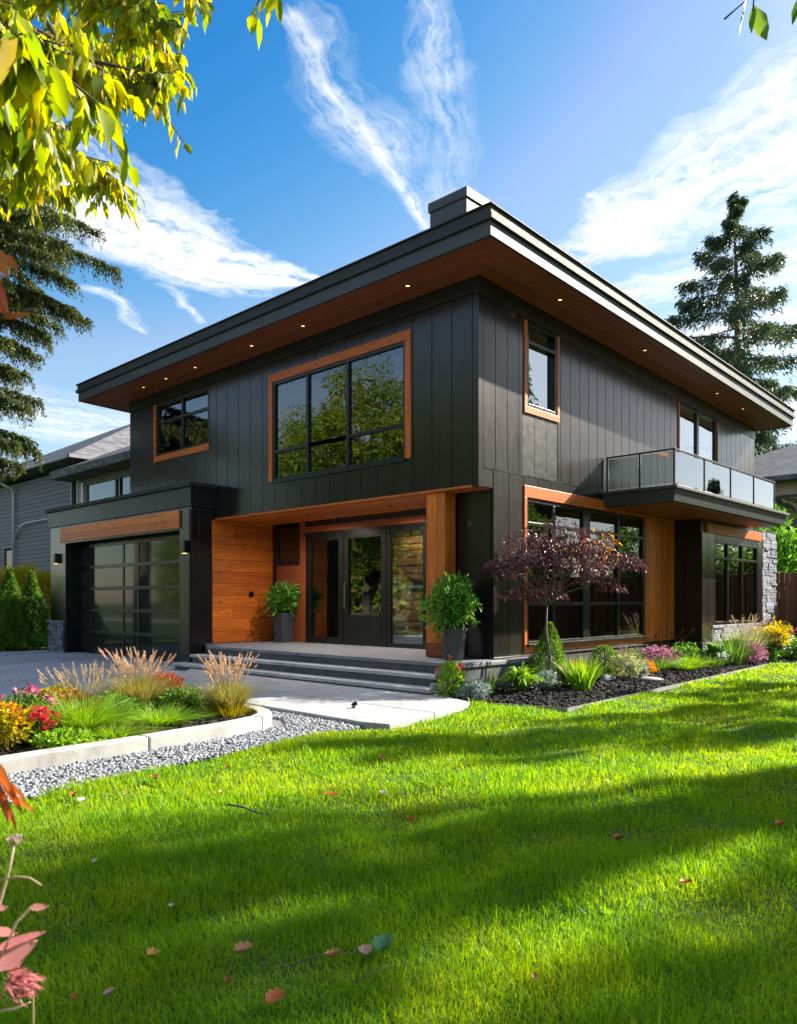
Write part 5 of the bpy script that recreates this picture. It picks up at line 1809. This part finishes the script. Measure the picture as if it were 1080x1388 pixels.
# ---- overhanging autumn tree close to the camera
def overhang():
    rs = np.random.RandomState(80); rr_ = random.Random(80)
    base = Vector((-1.2, 5.2, 0))
    root = empty('overhanging_tree', base, 'backlit yellow-green broadleaf branches reaching in at the top left', 'tree')
    mb = MB()
    top = Vector((-.9, 5.0, 4.2))
    mb.tube([base, base + Vector((.05, .02, 1.5)), base + Vector((.2, -.1, 3.0)), top, top + Vector((.1, .1, 1.8)), top + Vector((.2, .3, 3.4))], [.17, .14, .12, .11, .07, .03], 12)
    # branches: list of joints, leaf size, leaves per twig, twig length
    br = [
        ([top, (0.734, 3.59, 3.972), (0.859, 2.73, 3.383), (0.963, 2.402, 3.154), (1.11, 2.319, 3.11)], .118, 9, .22),
        ([top, (0.917, 3.834, 3.97), (1.185, 3.405, 3.74), (1.417, 3.159, 3.709), (1.69, 3.016, 3.701)], .108, 10, .24),
        ([top, (0.952, 4.232, 4.683), (1.342, 3.675, 4.392), (1.528, 3.333, 4.177), (1.758, 3.235, 4.089), (1.867, 3.265, 4.009)], .098, 11, .24),
        ([top, (1.106, 4.362, 4.096), (1.432, 4.017, 3.841), (1.65, 3.932, 3.791), (1.824, 3.893, 3.717), (1.898, 3.815, 3.64)], .095, 8, .19),
        ([top, (1.222, 4.821, 4.254), (1.592, 4.575, 4.032), (1.803, 4.497, 4.007), (1.948, 4.344, 3.986)], .092, 9, .21),
        ([top, (1.124, 3.76, 4.634), (1.501, 3.07, 4.201), (1.628, 2.79, 3.966), (1.684, 2.732, 3.895)], .12, 4, .14),
        ([top, (0.873, 3.443, 4.202), (1.188, 2.964, 3.86), (1.361, 2.782, 3.754), (1.53, 2.676, 3.697)], .10, 10, .20),
        ([top, (1.083, 4.531, 4.728), (1.469, 4.122, 4.428), (1.675, 3.905, 4.279), (1.868, 3.7, 4.241)], .095, 10, .22),
        ([top, (1.259, 3.618, 4.765), (1.598, 2.822, 4.205), (1.764, 2.501, 3.943), (1.859, 2.401, 3.833)], .12, 3, .12),
        ([top, (0.741, 3.292, 3.481), (0.928, 2.948, 3.279), (1.044, 2.826, 3.175), (1.147, 2.862, 3.145)], .10, 10, .22),
        ([top, (1.247, 5.376, 5.14), (1.794, 4.798, 4.83), (2.143, 4.574, 4.859), (2.379, 4.471, 4.701)], .092, 12, .27),
        ([top, (1.513, 5.968, 4.522), (1.856, 5.605, 4.322), (2.137, 5.454, 4.352), (2.277, 5.306, 4.301)], .085, 11, .24),
        ([top, (0.597, 2.571, 3.172), (0.628, 2.101, 2.901), (0.666, 1.915, 2.781), (0.696, 1.884, 2.755)], .13, 7, .18),
        ([top, (1.521, 5.669, 5.653), (1.983, 5.18, 5.365), (2.181, 4.971, 4.836), (2.247, 4.901, 4.548)], .088, 12, .26),
    ]
    C, D, S = [], [], []
    for bi, (pts, ls, nl, tl) in enumerate(br):
        P_ = [Vector(p) for p in pts]
        # smooth the polyline
        sm = []
        for i in range(len(P_) - 1):
            for k in range(5):
                t = k / 5
                p0 = P_[max(i - 1, 0)]; p1 = P_[i]; p2 = P_[i + 1]; p3 = P_[min(i + 2, len(P_) - 1)]
                sm.append(.5 * ((2 * p1) + (p2 - p0) * t + (2 * p0 - 5 * p1 + 4 * p2 - p3) * t * t + (3 * p1 - p0 - 3 * p2 + p3) * t ** 3))
        sm.append(P_[-1])
        m = len(sm)
        mb.tube(sm, [.028 * (1 - i / m) ** 1.3 + .0035 for i in range(m)], 7)
        i0 = int(m * .12) if bi not in (5, 8) else int(m * .80)
        for i in range(i0, m):
            for q in range(3 if bi not in (5, 8) else 1):
                a = rr_.uniform(0, 6.28)
                d = Vector((math.cos(a), math.sin(a), rr_.uniform(-.9, .35))).normalized()
                L_ = tl * rr_.uniform(.5, 1.2) * (1 if i < m - 1 else .5)
                e = sm[i] + d * L_ + Vector((0, 0, -.25 * L_))
                mb.tube([sm[i], sm[i].lerp(e, .5) + Vector((0, 0, .03 * L_)), e], [.004, .003, .0018], 5)
                nl2 = int(nl * 1.4)
                for k in range(nl2):
                    t = (k + .6) / nl2
                    C.append(sm[i].lerp(e, t)); S.append(ls)
                    o = Vector((rr_.gauss(0, 1), rr_.gauss(0, 1), rr_.gauss(0, .4))).normalized()
                    D.append(d * .35 + o * .6 + Vector((0, 0, -.85)))
    C = np.array([tuple(c) for c in C]); D = np.array([tuple(d) for d in D]); S = np.array(S)
    # the rest of the crown round the trunk, outside the frame
    for k in range(26):
        d = sph(rs, 1)[0]
        c = np.array([-1.3, 5.3, 6.0]) + d * np.array([1.7, 1.7, 1.9]) * (.45 + .5 * rs.rand())
        limb(mb, top + Vector((.1, .1, .9)), c, .03, .006, rr_, .08, 4, 5)
        q = c + rs.randn(150, 3) * .34
        C = np.concatenate([C, q]); S = np.concatenate([S, np.full(150, .11)])
        D = np.concatenate([D, rs.randn(150, 3) * .6 + np.array([0, 0, -.7])])
    v, f = leaves_arr(C, D, S * .62, S * .30, rs, fold=.14, droop=.30, fine=True)
    np_mesh('crown', v, f, 'leaf_backlit', root)
    mb.build('trunk', 'twig_bark', root, smooth=True)


overhang()


def right_twig():
    """a leafy twig tip hanging in from a tree just off the top right"""
    rs = np.random.RandomState(81)
    b0 = Vector((3.7, -3.3, 0)); rr_ = random.Random(81)
    root = empty('hanging_twig_tree', b0, 'dark green leaf cluster hanging in at the top right corner', 'tree')
    mb = MB()
    pts = limb(mb, b0 + Vector((0, 0, -.1)), b0 + Vector((-.1, .2, 6.2)), .13, .03, rr_, 0, 8, 10)
    C = []
    for k in range(30):
        d = sph(rs, 1)[0]
        c = np.array([3.7, -3.4, 5.5]) + d * np.array([1.9, 1.7, 1.6]) * (.4 + .55 * rs.rand())
        limb(mb, pts[4 + k % 3], c, .03, .006, rr_, .08, 4, 5)
        C.append(c + rs.randn(130, 3) * .32)
    mb.tube([pts[4], (3.9, -2.2, 4.6), (3.685, 0.615, 4.294), (3.328, 0.847, 4.029), (3.177, 0.963, 3.918), (3.082, 1.034, 3.782), (3.078, 1.039, 3.717)], [.035, .028, .02, .012, .007, .004, .002], 7)
    for p_ in ((3.685, 0.615, 4.294), (3.484, 0.754, 4.16), (3.348, 0.826, 4.072)):
        C.append(np.array(p_) + rs.randn(34, 3) * .09)
    C = np.concatenate(C)
    extra = leaves_arr(C, rs.randn(len(C), 3) * .6 + np.array([0, 0, -.7]), .11, .045, rs, fine=True)
    mb.tube([(3.082, 1.034, 3.782), (3.039, 1.08, 3.731), (3.004, 1.117, 3.686)], [.003, .0025, .004], 6)
    mb.build('trunk', 'twig_bark', root, smooth=True)
    S_ = [((3.066, 1.051, 3.777), (3.041, 1.078, 3.618), .16, .052), ((3.082, 1.034, 3.743), (3.074, 1.043, 3.618), .13, .03), ((3.084, 1.032, 3.737), (3.115, 0.999, 3.607), .13, .05), ((3.117, 0.997, 3.845), (3.185, 0.925, 3.771), .12, .05)]
    c = np.array([s[0] for s in S_]); d = np.array([s[1] for s in S_]) - c
    L = np.linalg.norm(d, axis=1)
    v, f = leaves_arr(c, d, L, np.array([s[3] for s in S_]), rs, fold=.12, droop=.05, fine=True)
    v, f = join([(v, f), extra])
    np_mesh('crown', v, f, 'leaf_mid', root)


right_twig()

# ---- autumn stems at the left edge, close to the camera
def big_leaf(parts, a, b, w, rs, droop=.1):
    c = np.array([a]); d = np.array([b]) - c
    L = np.linalg.norm(d, axis=1)
    n = 1
    T = np.linspace(0, 1, 9)
    s = nrmz(np.cross(d, np.array([[.7266, .6871, 0.2]])))[0]
    nr = nrmz(np.cross(s[None], d))[0]
    v = []
    for t in T:
        m = c[0] + d[0] * t + np.array([0, 0, -1]) * droop * L[0] * t * t
        ww = w * math.sin(math.pi * min(1, max(0, t)) ** .8) ** .8 * (1 + rs.uniform(-.18, .18))
        v += [m + s * ww / 2 + nr * w * .15, m, m - s * ww / 2 + nr * w * .15]
    v = np.array(v)
    f = []
    for i in range(8):
        for j in range(2):
            k = i * 3 + j
            f += [[k, k + 1, k + 4], [k, k + 4, k + 3]]
    parts.append((v, np.array(f)))


rs_ = np.random.RandomState(90)
g0 = Vector((0.413, 1.382, 0.762)); g0.z = 0
pk = empty('pink_leaf_plant', g0, 'pink and cream autumn leaves on thin stems at the lower left corner', 'plant')
mb = MB()
mb.tube([g0, (0.43, 1.365, 0.748), (0.442, 1.308, 0.928), (0.453, 1.296, 0.981), (0.454, 1.267, 1.029), (0.459, 1.261, 1.066)], [.004, .0035, .003, .0025, .002, .0016], 6)
mb.tube([(0.442, 1.308, 0.846), (0.448, 1.273, 0.902), (0.462, 1.258, 0.949), (0.479, 1.24, 0.974)], [.0025, .002, .0018, .0015], 6)
mb.tube([(0.447, 1.303, 1.005), (0.46, 1.26, 1.02), (0.476, 1.243, 1.018), (0.489, 1.23, 1.006)], [.0018, .0016, .0014, .001], 6)
mb.tube([g0 + Vector((.03, 0, 0)), (0.5, 1.291, 0.757), (0.48, 1.239, 0.833), (0.476, 1.243, 0.856)], [.0016, .0014, .0012, .001], 6)
mb.tube([(0.436, 1.285, 0.808), (0.46, 1.26, 0.813), (0.477, 1.242, 0.824)], [.002, .0016, .001], 6)
mb.build('stem', 'leaf_cream', pk, smooth=True)
P_ = []
big_leaf(P_, (0.435, 1.287, 0.868), (0.484, 1.235, 0.928), .030, rs_)
big_leaf(P_, (0.442, 1.294, 0.898), (0.493, 1.225, 0.943), .016, rs_)
big_leaf(P_, (0.442, 1.308, 0.923), (0.462, 1.258, 0.935), .020, rs_)
big_leaf(P_, (0.476, 1.243, 0.969), (0.496, 1.222, 0.976), .012, rs_)
big_leaf(P_, (0.436, 1.285, 0.969), (0.452, 1.268, 0.974), .012, rs_)
foliage('foliage', P_, 'leaf_pink', pk)
P_ = []
q = np.array([(0.458, 1.262, 0.856)]) + rs_.randn(150, 3) * np.array([.009, .009, .007])
P_.append(leaves_arr(q, np.array([[.5, -.6, -.15]]) + rs_.randn(150, 3) * .3, .030, .004, rs_))
foliage('seed_tuft', P_, 'leaf_pink', pk)
P_ = []
for a in range(7):
    th = a * .9
    big_leaf(P_, (0.458, 1.263, 1.068), tuple(Vector((0.46, 1.26, 1.082)) + Vector((.010 * math.cos(th), .010 * math.sin(th), .004))), .014, rs_)
foliage('bud', P_, 'leaf_cream', pk)

og = empty('orange_leaf_shrub', (g0.x - .25, g0.y + .2, 0), 'orange feathery autumn foliage at the left edge above the pink leaves', 'plant')
mb = MB()
o0 = og.location
mb.tube([o0, (0.407, 1.753, 0.751), (0.466, 1.69, 1.097), (0.508, 1.573, 1.13), (0.523, 1.485, 1.123)], [.008, .006, .005, .003, .002], 7)
mb.tube([(0.466, 1.69, 1.097), (0.506, 1.939, 1.638), (0.583, 2.003, 2.098), (0.631, 1.953, 2.133), (0.672, 1.909, 2.112), (0.721, 1.857, 2.136)], [.005, .005, .004, .004, .003, .002], 7)
mb.tube([(0.583, 2.003, 2.098), (0.595, 1.991, 2.237), (0.643, 1.94, 2.271), (0.666, 1.915, 2.268)], [.004, .003, .002, .0015], 7)
mb.build('stem', 'twig_bark', og, smooth=True)
P_ = []
for a, b, w_ in [((0.507, 1.501, 1.161), (0.527, 1.451, 1.101), .022), ((0.514, 1.495, 1.141), (0.538, 1.439, 1.075), .018), ((0.505, 1.503, 1.134), (0.531, 1.447, 1.048), .018), ((0.514, 1.495, 1.121), (0.52, 1.459, 1.059), .016), ((0.527, 1.48, 1.1), (0.555, 1.422, 1.075), .012), ((0.503, 1.505, 1.147), (0.513, 1.466, 1.085), .02), ((0.523, 1.485, 1.121), (0.542, 1.436, 1.099), .012)]:
    big_leaf(P_, a, b, w_, rs_)
for a, b, w_ in [((0.645, 1.938, 2.28), (0.689, 1.862, 2.225), .022), ((0.65, 1.933, 2.275), (0.673, 1.879, 2.207), .026), ((0.645, 1.938, 2.263), (0.661, 1.891, 2.194), .022), ((0.659, 1.923, 2.202), (0.665, 1.888, 2.119), .032), ((0.65, 1.933, 2.194), (0.673, 1.879, 2.125), .02), ((0.666, 1.915, 2.112), (0.711, 1.839, 2.125), .012), ((0.676, 1.905, 2.263), (0.687, 1.864, 2.228), .012)]:
    big_leaf(P_, a, b, w_, rs_)
foliage('foliage', P_, 'leaf_orange', og)

# ---- fallen leaves and twigs on the lawn
def fallen(x, y, size, mat, seed, label):
    rs = np.random.RandomState(seed)
    z = float(gz(x, y)) + .055
    a = rs.rand() * 6.28
    d = np.array([math.cos(a), math.sin(a), rs.uniform(-.1, .25)]); d /= np.linalg.norm(d)
    s = nrmz(np.cross(d, np.array([[0, 0, 1.0]])) + rs.randn(1, 3) * .15)[0]
    up = np.cross(s, d); up *= np.sign(up[2])
    v = []; T = np.linspace(0, 1, 8)
    curl = rs.uniform(.4, 1.1)
    for i, t in enumerate(T):
        w_ = size * .34 * math.sin(math.pi * min(.97, t * .9 + .06)) ** .7 * (1.15 if i % 2 else .8)
        m = d * size * (t - .5) + up * size * curl * (t - .5) ** 2
        v += [m + s * w_ + up * w_ * curl * 1.2, m, m - s * w_ + up * w_ * curl * 1.2]
    v = np.array(v) + np.array([x, y, z])
    f = []
    for i in range(7):
        for j in range(2):
            k = i * 3 + j
            f.append([k, k + 1, k + 4, k + 3])
    o = np_mesh('fallen_leaf', v, np.array(f), mat, off=(x, y, z))
    return tag(o, label, 'leaf', 'fallen leaves on the lawn')


FL = [
    (1.62, 2.12, .075, 'fallen_red', 'dark orange-red curled leaf at the bottom edge of the lawn'),
    (1.75, 2.49, .075, 'fallen_tan', 'orange-brown fallen leaf, largest of those left of the green leaf'),
    (1.54, 2.80, .06, 'fallen_tan', 'tan fallen leaf in the sunlit patch at lower left'),
    (1.96, 2.20, .05, 'fallen_tan', 'pale orange fallen leaf just left of the big green leaf'),
    (2.08, 2.14, .07, 'fallen_pink', 'pinkish fallen leaf touching the big green leaf'),
    (2.16, 2.12, .11, 'fallen_green', 'large blue-green fallen leaf near the bottom centre of the lawn'),
    (1.27, 2.60, .035, 'fallen_pink', 'small pink fallen leaf near the bottom left corner'),
    (1.17, 2.67, .03, 'fallen_red', 'tiny rust leaf left of the small pink one'),
    (3.04, 5.47, .085, 'fallen_tan', 'tan leaf on the lawn beside the pebble strip'),
    (2.35, 5.23, .075, 'fallen_pale', 'whitish fallen leaf near the left end of the pebble strip'),
    (2.39, 5.44, .06, 'fallen_red', 'dark red leaf next to the whitish one'),
    (2.66, 5.20, .05, 'fallen_tan', 'small tan leaf right of the whitish one'),
    (3.65, 4.11, .08, 'fallen_red', 'red leaf left of the centre of the lawn'),
    (3.98, 3.92, .05, 'fallen_pale', 'small pale leaf near the red one at mid lawn'),
    (4.92, 4.87, .07, 'fallen_red', 'red leaf in the far sunlit strip of lawn'),
    (3.64, 3.34, .06, 'fallen_red', 'rust leaf at the shadow edge in mid lawn'),
    (3.72, 1.57, .05, 'fallen_red', 'red leaf below the bright band on the right lawn'),
    (5.11, 1.56, .07, 'fallen_red', 'red leaf at the right edge of the bright lawn patch'),
    (4.21, 2.18, .06, 'fallen_brown', 'brown leaf in the middle of the bright lawn patch'),
    (7.92, 3.30, .07, 'fallen_brown', 'distant brown leaf on the lawn before the garden bed'),
    (6.07, 4.54, .06, 'fallen_brown', 'brown leaf on the lawn in front of the path'),
    (1.85, 3.19, .03, 'fallen_pale', 'tiny white petal on the left lawn'),
    (1.87, 4.00, .04, 'fallen_pale', 'small whitish leaf between the pink plant and the pebble strip'),
    (1.58, 2.33, .04, 'fallen_brown', 'small brown leaf above the dark orange one'),
    (2.44, 1.61, .04, 'fallen_brown', 'small brown leaf in the lower right grass'),
    (3.74, 5.54, .05, 'fallen_brown', 'brown leaf near the middle of the pebble edge'),
    (3.22, 4.85, .05, 'fallen_tan', 'tan leaf above the fallen stick'),
]
for i, (x, y, s_, m_, lab) in enumerate(FL): fallen(x, y, s_ * 1.2, m_, 100 + i, lab)


def stick(pts, r, label, name='fallen_twig'):
    P_ = [(x, y, float(gz(x, y)) + z) for x, y, z in pts]
    o = MB().tube(P_, [r * (1 - .5 * i / len(P_)) for i in range(len(P_))], 6).build(name, 'stick_bark', smooth=True, off=P_[0])
    return tag(o, label, 'twig')


stick([(3.0, 4.43, .06), (3.02, 4.28, .065), (3.02, 4.18, .06), (3.04, 4.08, .055)], .008, 'short dark stick lying on the left lawn below the pebble strip')
stick([(1.82, 2.28, .04), (1.90, 2.24, .065), (1.98, 2.19, .07), (2.06, 2.15, .06)], .0028, 'thin twig ending at the big green leaf')
stick([(1.90, 2.02, .05), (1.97, 2.0, .075), (2.03, 2.0, .07), (2.10, 2.02, .05)], .0025, 'thin crooked twig below the big green leaf')

pl = empty('path_light', (6.80, 7.22, .075), 'tiny black spotlight standing on the pale concrete path', 'spotlight')
MB().lathe((6.80, 7.22, .075), [(0, 0), (.032, 0), (.034, .012), (.012, .018), (.010, .035), (0, .036)], 16).build('base', 'frame_black', pl, smooth=True)
MB().tube([(6.775, 7.24, .110), (6.80, 7.22, .123), (6.83, 7.195, .140)], [.014, .026, .030], 12).build('head', 'frame_black', pl)

# ---- neighbour on the left
nb = empty('grey_neighbour_house', (14, 31.2, 0), 'dark grey clapboard house with shingled hip roof behind the garage', 'house')


def lap(mb, axis, c, a0, a1, z0, z1, holes=()):
    z = z0
    while z < z1:
        zz = min(z + .19, z1)
        segs = [(a0, a1)]
        for h in holes:
            if h[2] < zz - .02 and h[3] > z + .02:
                ns = []
                for s0, s1 in segs:
                    if h[0] > s0: ns.append((s0, min(h[0], s1)))
                    if h[1] < s1: ns.append((max(h[1], s0), s1))
                segs = [q for q in ns if q[1] - q[0] > .02]
        for s0, s1 in segs:
            if axis == 'front':
                mb.hexa([(c - .035, s0, z), (c + .15, s0, z), (c + .15, s1, z), (c - .035, s1, z), (c - .008, s0, zz), (c + .15, s0, zz), (c + .15, s1, zz), (c - .008, s1, zz)])
            else:
                mb.hexa([(s0, c - .035, z), (s1, c - .035, z), (s1, c + .15, z), (s0, c + .15, z), (s0, c - .008, zz), (s1, c - .008, zz), (s1, c + .15, zz), (s0, c + .15, zz)])
        z = zz


def hip(mb, x0, x1, y0, y1, ze, zr, inset, th=.16):
    """hip roof; the ridge runs along the longer side"""
    if (y1 - y0) >= (x1 - x0):
        xm = (x0 + x1) / 2
        r = [(xm, y0 + inset, zr), (xm, y1 - inset, zr)]
    else:
        ym = (y0 + y1) / 2
        r = [(x0 + inset, ym, zr), (x1 - inset, ym, zr)]
    k = len(mb.v)
    mb.v += [(x0, y0, ze), (x1, y0, ze), (x1, y1, ze), (x0, y1, ze), r[0], r[1], (x0, y0, ze - th), (x1, y0, ze - th), (x1, y1, ze - th), (x0, y1, ze - th)]
    if (y1 - y0) >= (x1 - x0):
        F = [(0, 1, 4), (1, 2, 5, 4), (2, 3, 5), (3, 0, 4, 5)]
    else:
        F = [(0, 1, 5, 4), (1, 2, 5), (2, 3, 4, 5), (3, 0, 4)]
    F += [(0, 6, 7, 1), (1, 7, 8, 2), (2, 8, 9, 3), (3, 9, 6, 0), (6, 9, 8, 7)]
    mb.f += [tuple(k + i for i in f) for f in F]


mb = MB()
lap(mb, 'front', 14.0, 31.25, 47, 0, 7.0, [(31.35, 32.1, 4.3, 6.75), (38.6, 39.6, 2.2, 3.9)])
lap(mb, 'side', 31.25, 14.0, 26, 0, 7.0)
mb.build('wall', 'nb_siding', nb)
mb = MB(); mb.box(14.2, 26, 31.4, 47, 0, 6.9); mb.build('core', 'interior', nb)
mb = MB(); hip(mb, 13.3, 27, 30.6, 47.7, 7.35, 11.0, 6.6)
nroof = mb.build('roof', 'shingle_grey', nb)
mb = MB(); mb.box(13.18, 13.32, 30.5, 47.7, 7.20, 7.34); mb.box(13.18, 27, 30.48, 30.62, 7.20, 7.34)
mb.build('gutter', 'nb_gutter', nroof)
mb = MB(); mb.tube([(13.25, 38.2, 7.25), (13.3, 38.2, 7.0), (13.85, 38.2, 6.75), (13.88, 38.2, 6.5), (13.88, 38.2, 2.4)], .055, 8)
mb.tube([(13.9, 38.1, 4.4), (13.85, 37.4, 4.9), (13.86, 36.6, 5.05), (13.9, 34.0, 5.05)], .035, 6)
mb.build('downspout', 'white_paint', nb, smooth=True)
mb = MB(); mb.hexa([(15.6, 34.5, 8.45), (18.2, 34.5, 8.45), (18.2, 39.5, 8.45), (15.6, 39.5, 8.45), (15.6, 34.5, 8.55), (18.2, 34.5, 9.1), (18.2, 39.5, 9.1), (15.6, 39.5, 8.55)])
mb.box(16.2, 18.0, 34.8, 39.2, 7.9, 8.44); mb.build('dormer', 'shingle_grey', nb)
mb = MB(); mb.box(13.93, 14.1, 31.35, 31.47, 4.3, 6.75); mb.box(13.93, 14.1, 31.98, 32.1, 4.3, 6.75); mb.box(13.93, 14.1, 31.47, 31.98, 6.6, 6.75)
mb.box(13.95, 14.1, 31.20, 31.34, 0, 7.0)
wf = mb.each('window_frame', 'nb_gutter', nb)
MB().box(14.03, 14.05, 31.45, 32.0, 4.3, 6.62).build('pane', 'garage_glass', wf)
MB().box(14.03, 14.05, 38.6, 39.6, 2.2, 3.9).build('pane', 'garage_glass', nb)
# glazed corner bay
mb = MB(); lap(mb, 'front', 14.0, 24.5, 31.0, 0, 4.3); mb.box(14.0, 14.2, 24.5, 31.0, 6.15, 6.45); mb.box(14.2, 24, 24.5, 24.7, 0, 6.4)
mb.build('wall', 'nb_siding', nb)
mb = MB()
for y in (31.0, ): mb.box(13.9, 14.06, y - .14, y + .04, 3.5, 6.3)
mb.build('corner_post', 'white_paint', nb)
mb = MB()
for y in (28.2, 27.9, 25.2): mb.box(13.98, 14.1, y - .06, y + .06, 4.3, 6.15)
mb.each('mullion', 'trim_black', nb)
MB().box(14.04, 14.06, 24.6, 30.9, 4.3, 6.15).build('pane', 'glass', nb)
MB().box(14.5, 14.56, 24.8, 30.8, 4.3, 6.15).build('blind', 'curtain', nb)
mb = MB(); hip(mb, 13.1, 25, 23.6, 32.2, 6.75, 8.6, 3.8, .30)
mb.build('roof', 'shingle_grey', nb)

# ---- neighbour on the right
n2 = empty('beige_neighbour_house', (38, 11, 0), 'beige rendered house with dark blue-grey roof beyond the brown fence', 'house')
mb = MB()
mb.box(38, 38.2, 11.85, 16.2, 0, 7.0); mb.box(38, 38.2, 2, 10.75, 0, 7.0); mb.box(38, 38.2, 10.75, 11.85, 0, 4.5); mb.box(38, 38.2, 10.75, 11.85, 6.35, 7.0)
mb.box(38.2, 48, 2, 2.2, 0, 7.0); mb.box(38.2, 48, 16, 16.2, 0, 7.0); mb.box(47.8, 48, 2.2, 16, 0, 7.0)
mb.build('wall', 'beige_wall', n2)
mb = MB(); hip(mb, 37.1, 48.9, 1.1, 17.4, 7.15, 9.6, 5.0, .22); mb.build('roof', 'shingle_blue', n2)
mb = MB(); mb.box(37.95, 38.08, 10.75, 10.85, 4.5, 6.35); mb.box(37.95, 38.08, 11.75, 11.85, 4.5, 6.35); mb.box(37.95, 38.08, 10.85, 11.75, 6.25, 6.35); mb.box(37.95, 38.08, 10.85, 11.75, 4.5, 4.6)
f2 = mb.build('window', 'trim_black', n2)
MB().box(38.05, 38.07, 10.85, 11.75, 4.6, 6.25).build('pane', 'glass', f2)
MB().box(38.3, 38.36, 10.8, 11.8, 4.5, 6.3).build('blind', 'curtain', f2)

# ---- trees outside the frame: they shade the lawn and show in the windows
src = broad_tree('shade_tree', (16.4, -4.8), 10.0, (3.2, 3.2, 3.4), 'leaf_mid', 8500, .20, .11, 'leafy green shade tree standing outside the right edge', 'shade trees right of the lawn', seed=200, clumps=44, clump_r=.24)
src.scale = (.42, .42, 1.12)
for x, y, s_, a in SHADE:
    c = copy_tree(src); c.location = (x, y, 0); c.scale = s_; c.rotation_euler = (0, 0, a)
csrc = conifer('street_fir', (30, -13), 15, lambda z: max(.1, (15 - z) * .26 + .3), 'leaf_fir', 90, 300, .30, .10, 'dark fir standing right of the lawn outside the frame', 'firs around the garden', seed=201, z_low=1.5, droop=.2, hang=.8, up=.1, spread=.4)
for x, y, s_, a in FIRS:
    c = copy_tree(csrc); c.location = (x, y, 0); c.scale = (s_, s_, s_); c.rotation_euler = (0, 0, a)
hsrc = broad_tree('tall_shade_tree', (23.75, -5.35), 16.9, (2.7, 2.7, 1.3), 'leaf_mid', 2300, .22, .13, 'very tall shade tree far outside the right edge', 'tall trees beyond the right edge', seed=210, clumps=40, clump_r=.26)
for x, y, s_, a in HIGH[1:]:
    c = copy_tree(hsrc); c.location = (x, y, 0); c.rotation_euler = (0, 0, a)
ssrc = broad_tree('street_tree', (-7, 27), 13.0, (4.2, 4.2, 5.0), 'leaf_street', 34000, .17, .10, 'tall leafy tree across the street', 'trees across the street', seed=202, clumps=60, clump_r=.24)
for x, y, s_, a in STREET:
    c = copy_tree(ssrc); c.location = (x, y, 0); c.scale = (s_, s_, s_); c.rotation_euler = (0, 0, a)

def tall_hedge(name, a, b, h, th, n, seed, label):
    rs = np.random.RandomState(seed)
    root = empty(name, ((a[0] + b[0]) / 2, (a[1] + b[1]) / 2, 0), label, 'hedge')
    t = rs.rand(n); a = np.array(a); b = np.array(b)
    u = (b - a) / np.linalg.norm(b - a); nn = np.array([-u[1], u[0]])
    c = a + (b - a) * t[:, None] + nn * ((rs.rand(n) - .5) * th)[:, None]
    z = rs.rand(n) ** .6 * (h + .5 * np.sin(t * 47) + .4 * np.sin(t * 131) + .3 * rs.randn(n))
    foliage('foliage', [leaves_arr(np.column_stack([c, z]), sph(rs, n) + np.array([0, 0, .3]), .7, .45, rs)], 'leaf_street', root)
    MB().box(*(sorted((a[0] - .2, b[0] + .2)) ), *(sorted((a[1] - .2, b[1] + .2))), -.1, h * .55).build('stem', 'twig_bark', root)


tall_hedge('tall_hedge', (-23, -40), (-23, 75), 7.5, 2.0, 20000, 301, 'long tall green hedge on the far side of the street')
tall_hedge('tall_hedge', (-8, -24), (60, -24), 4.5, 2.0, 12000, 302, 'long tall green hedge along the right boundary of the garden')
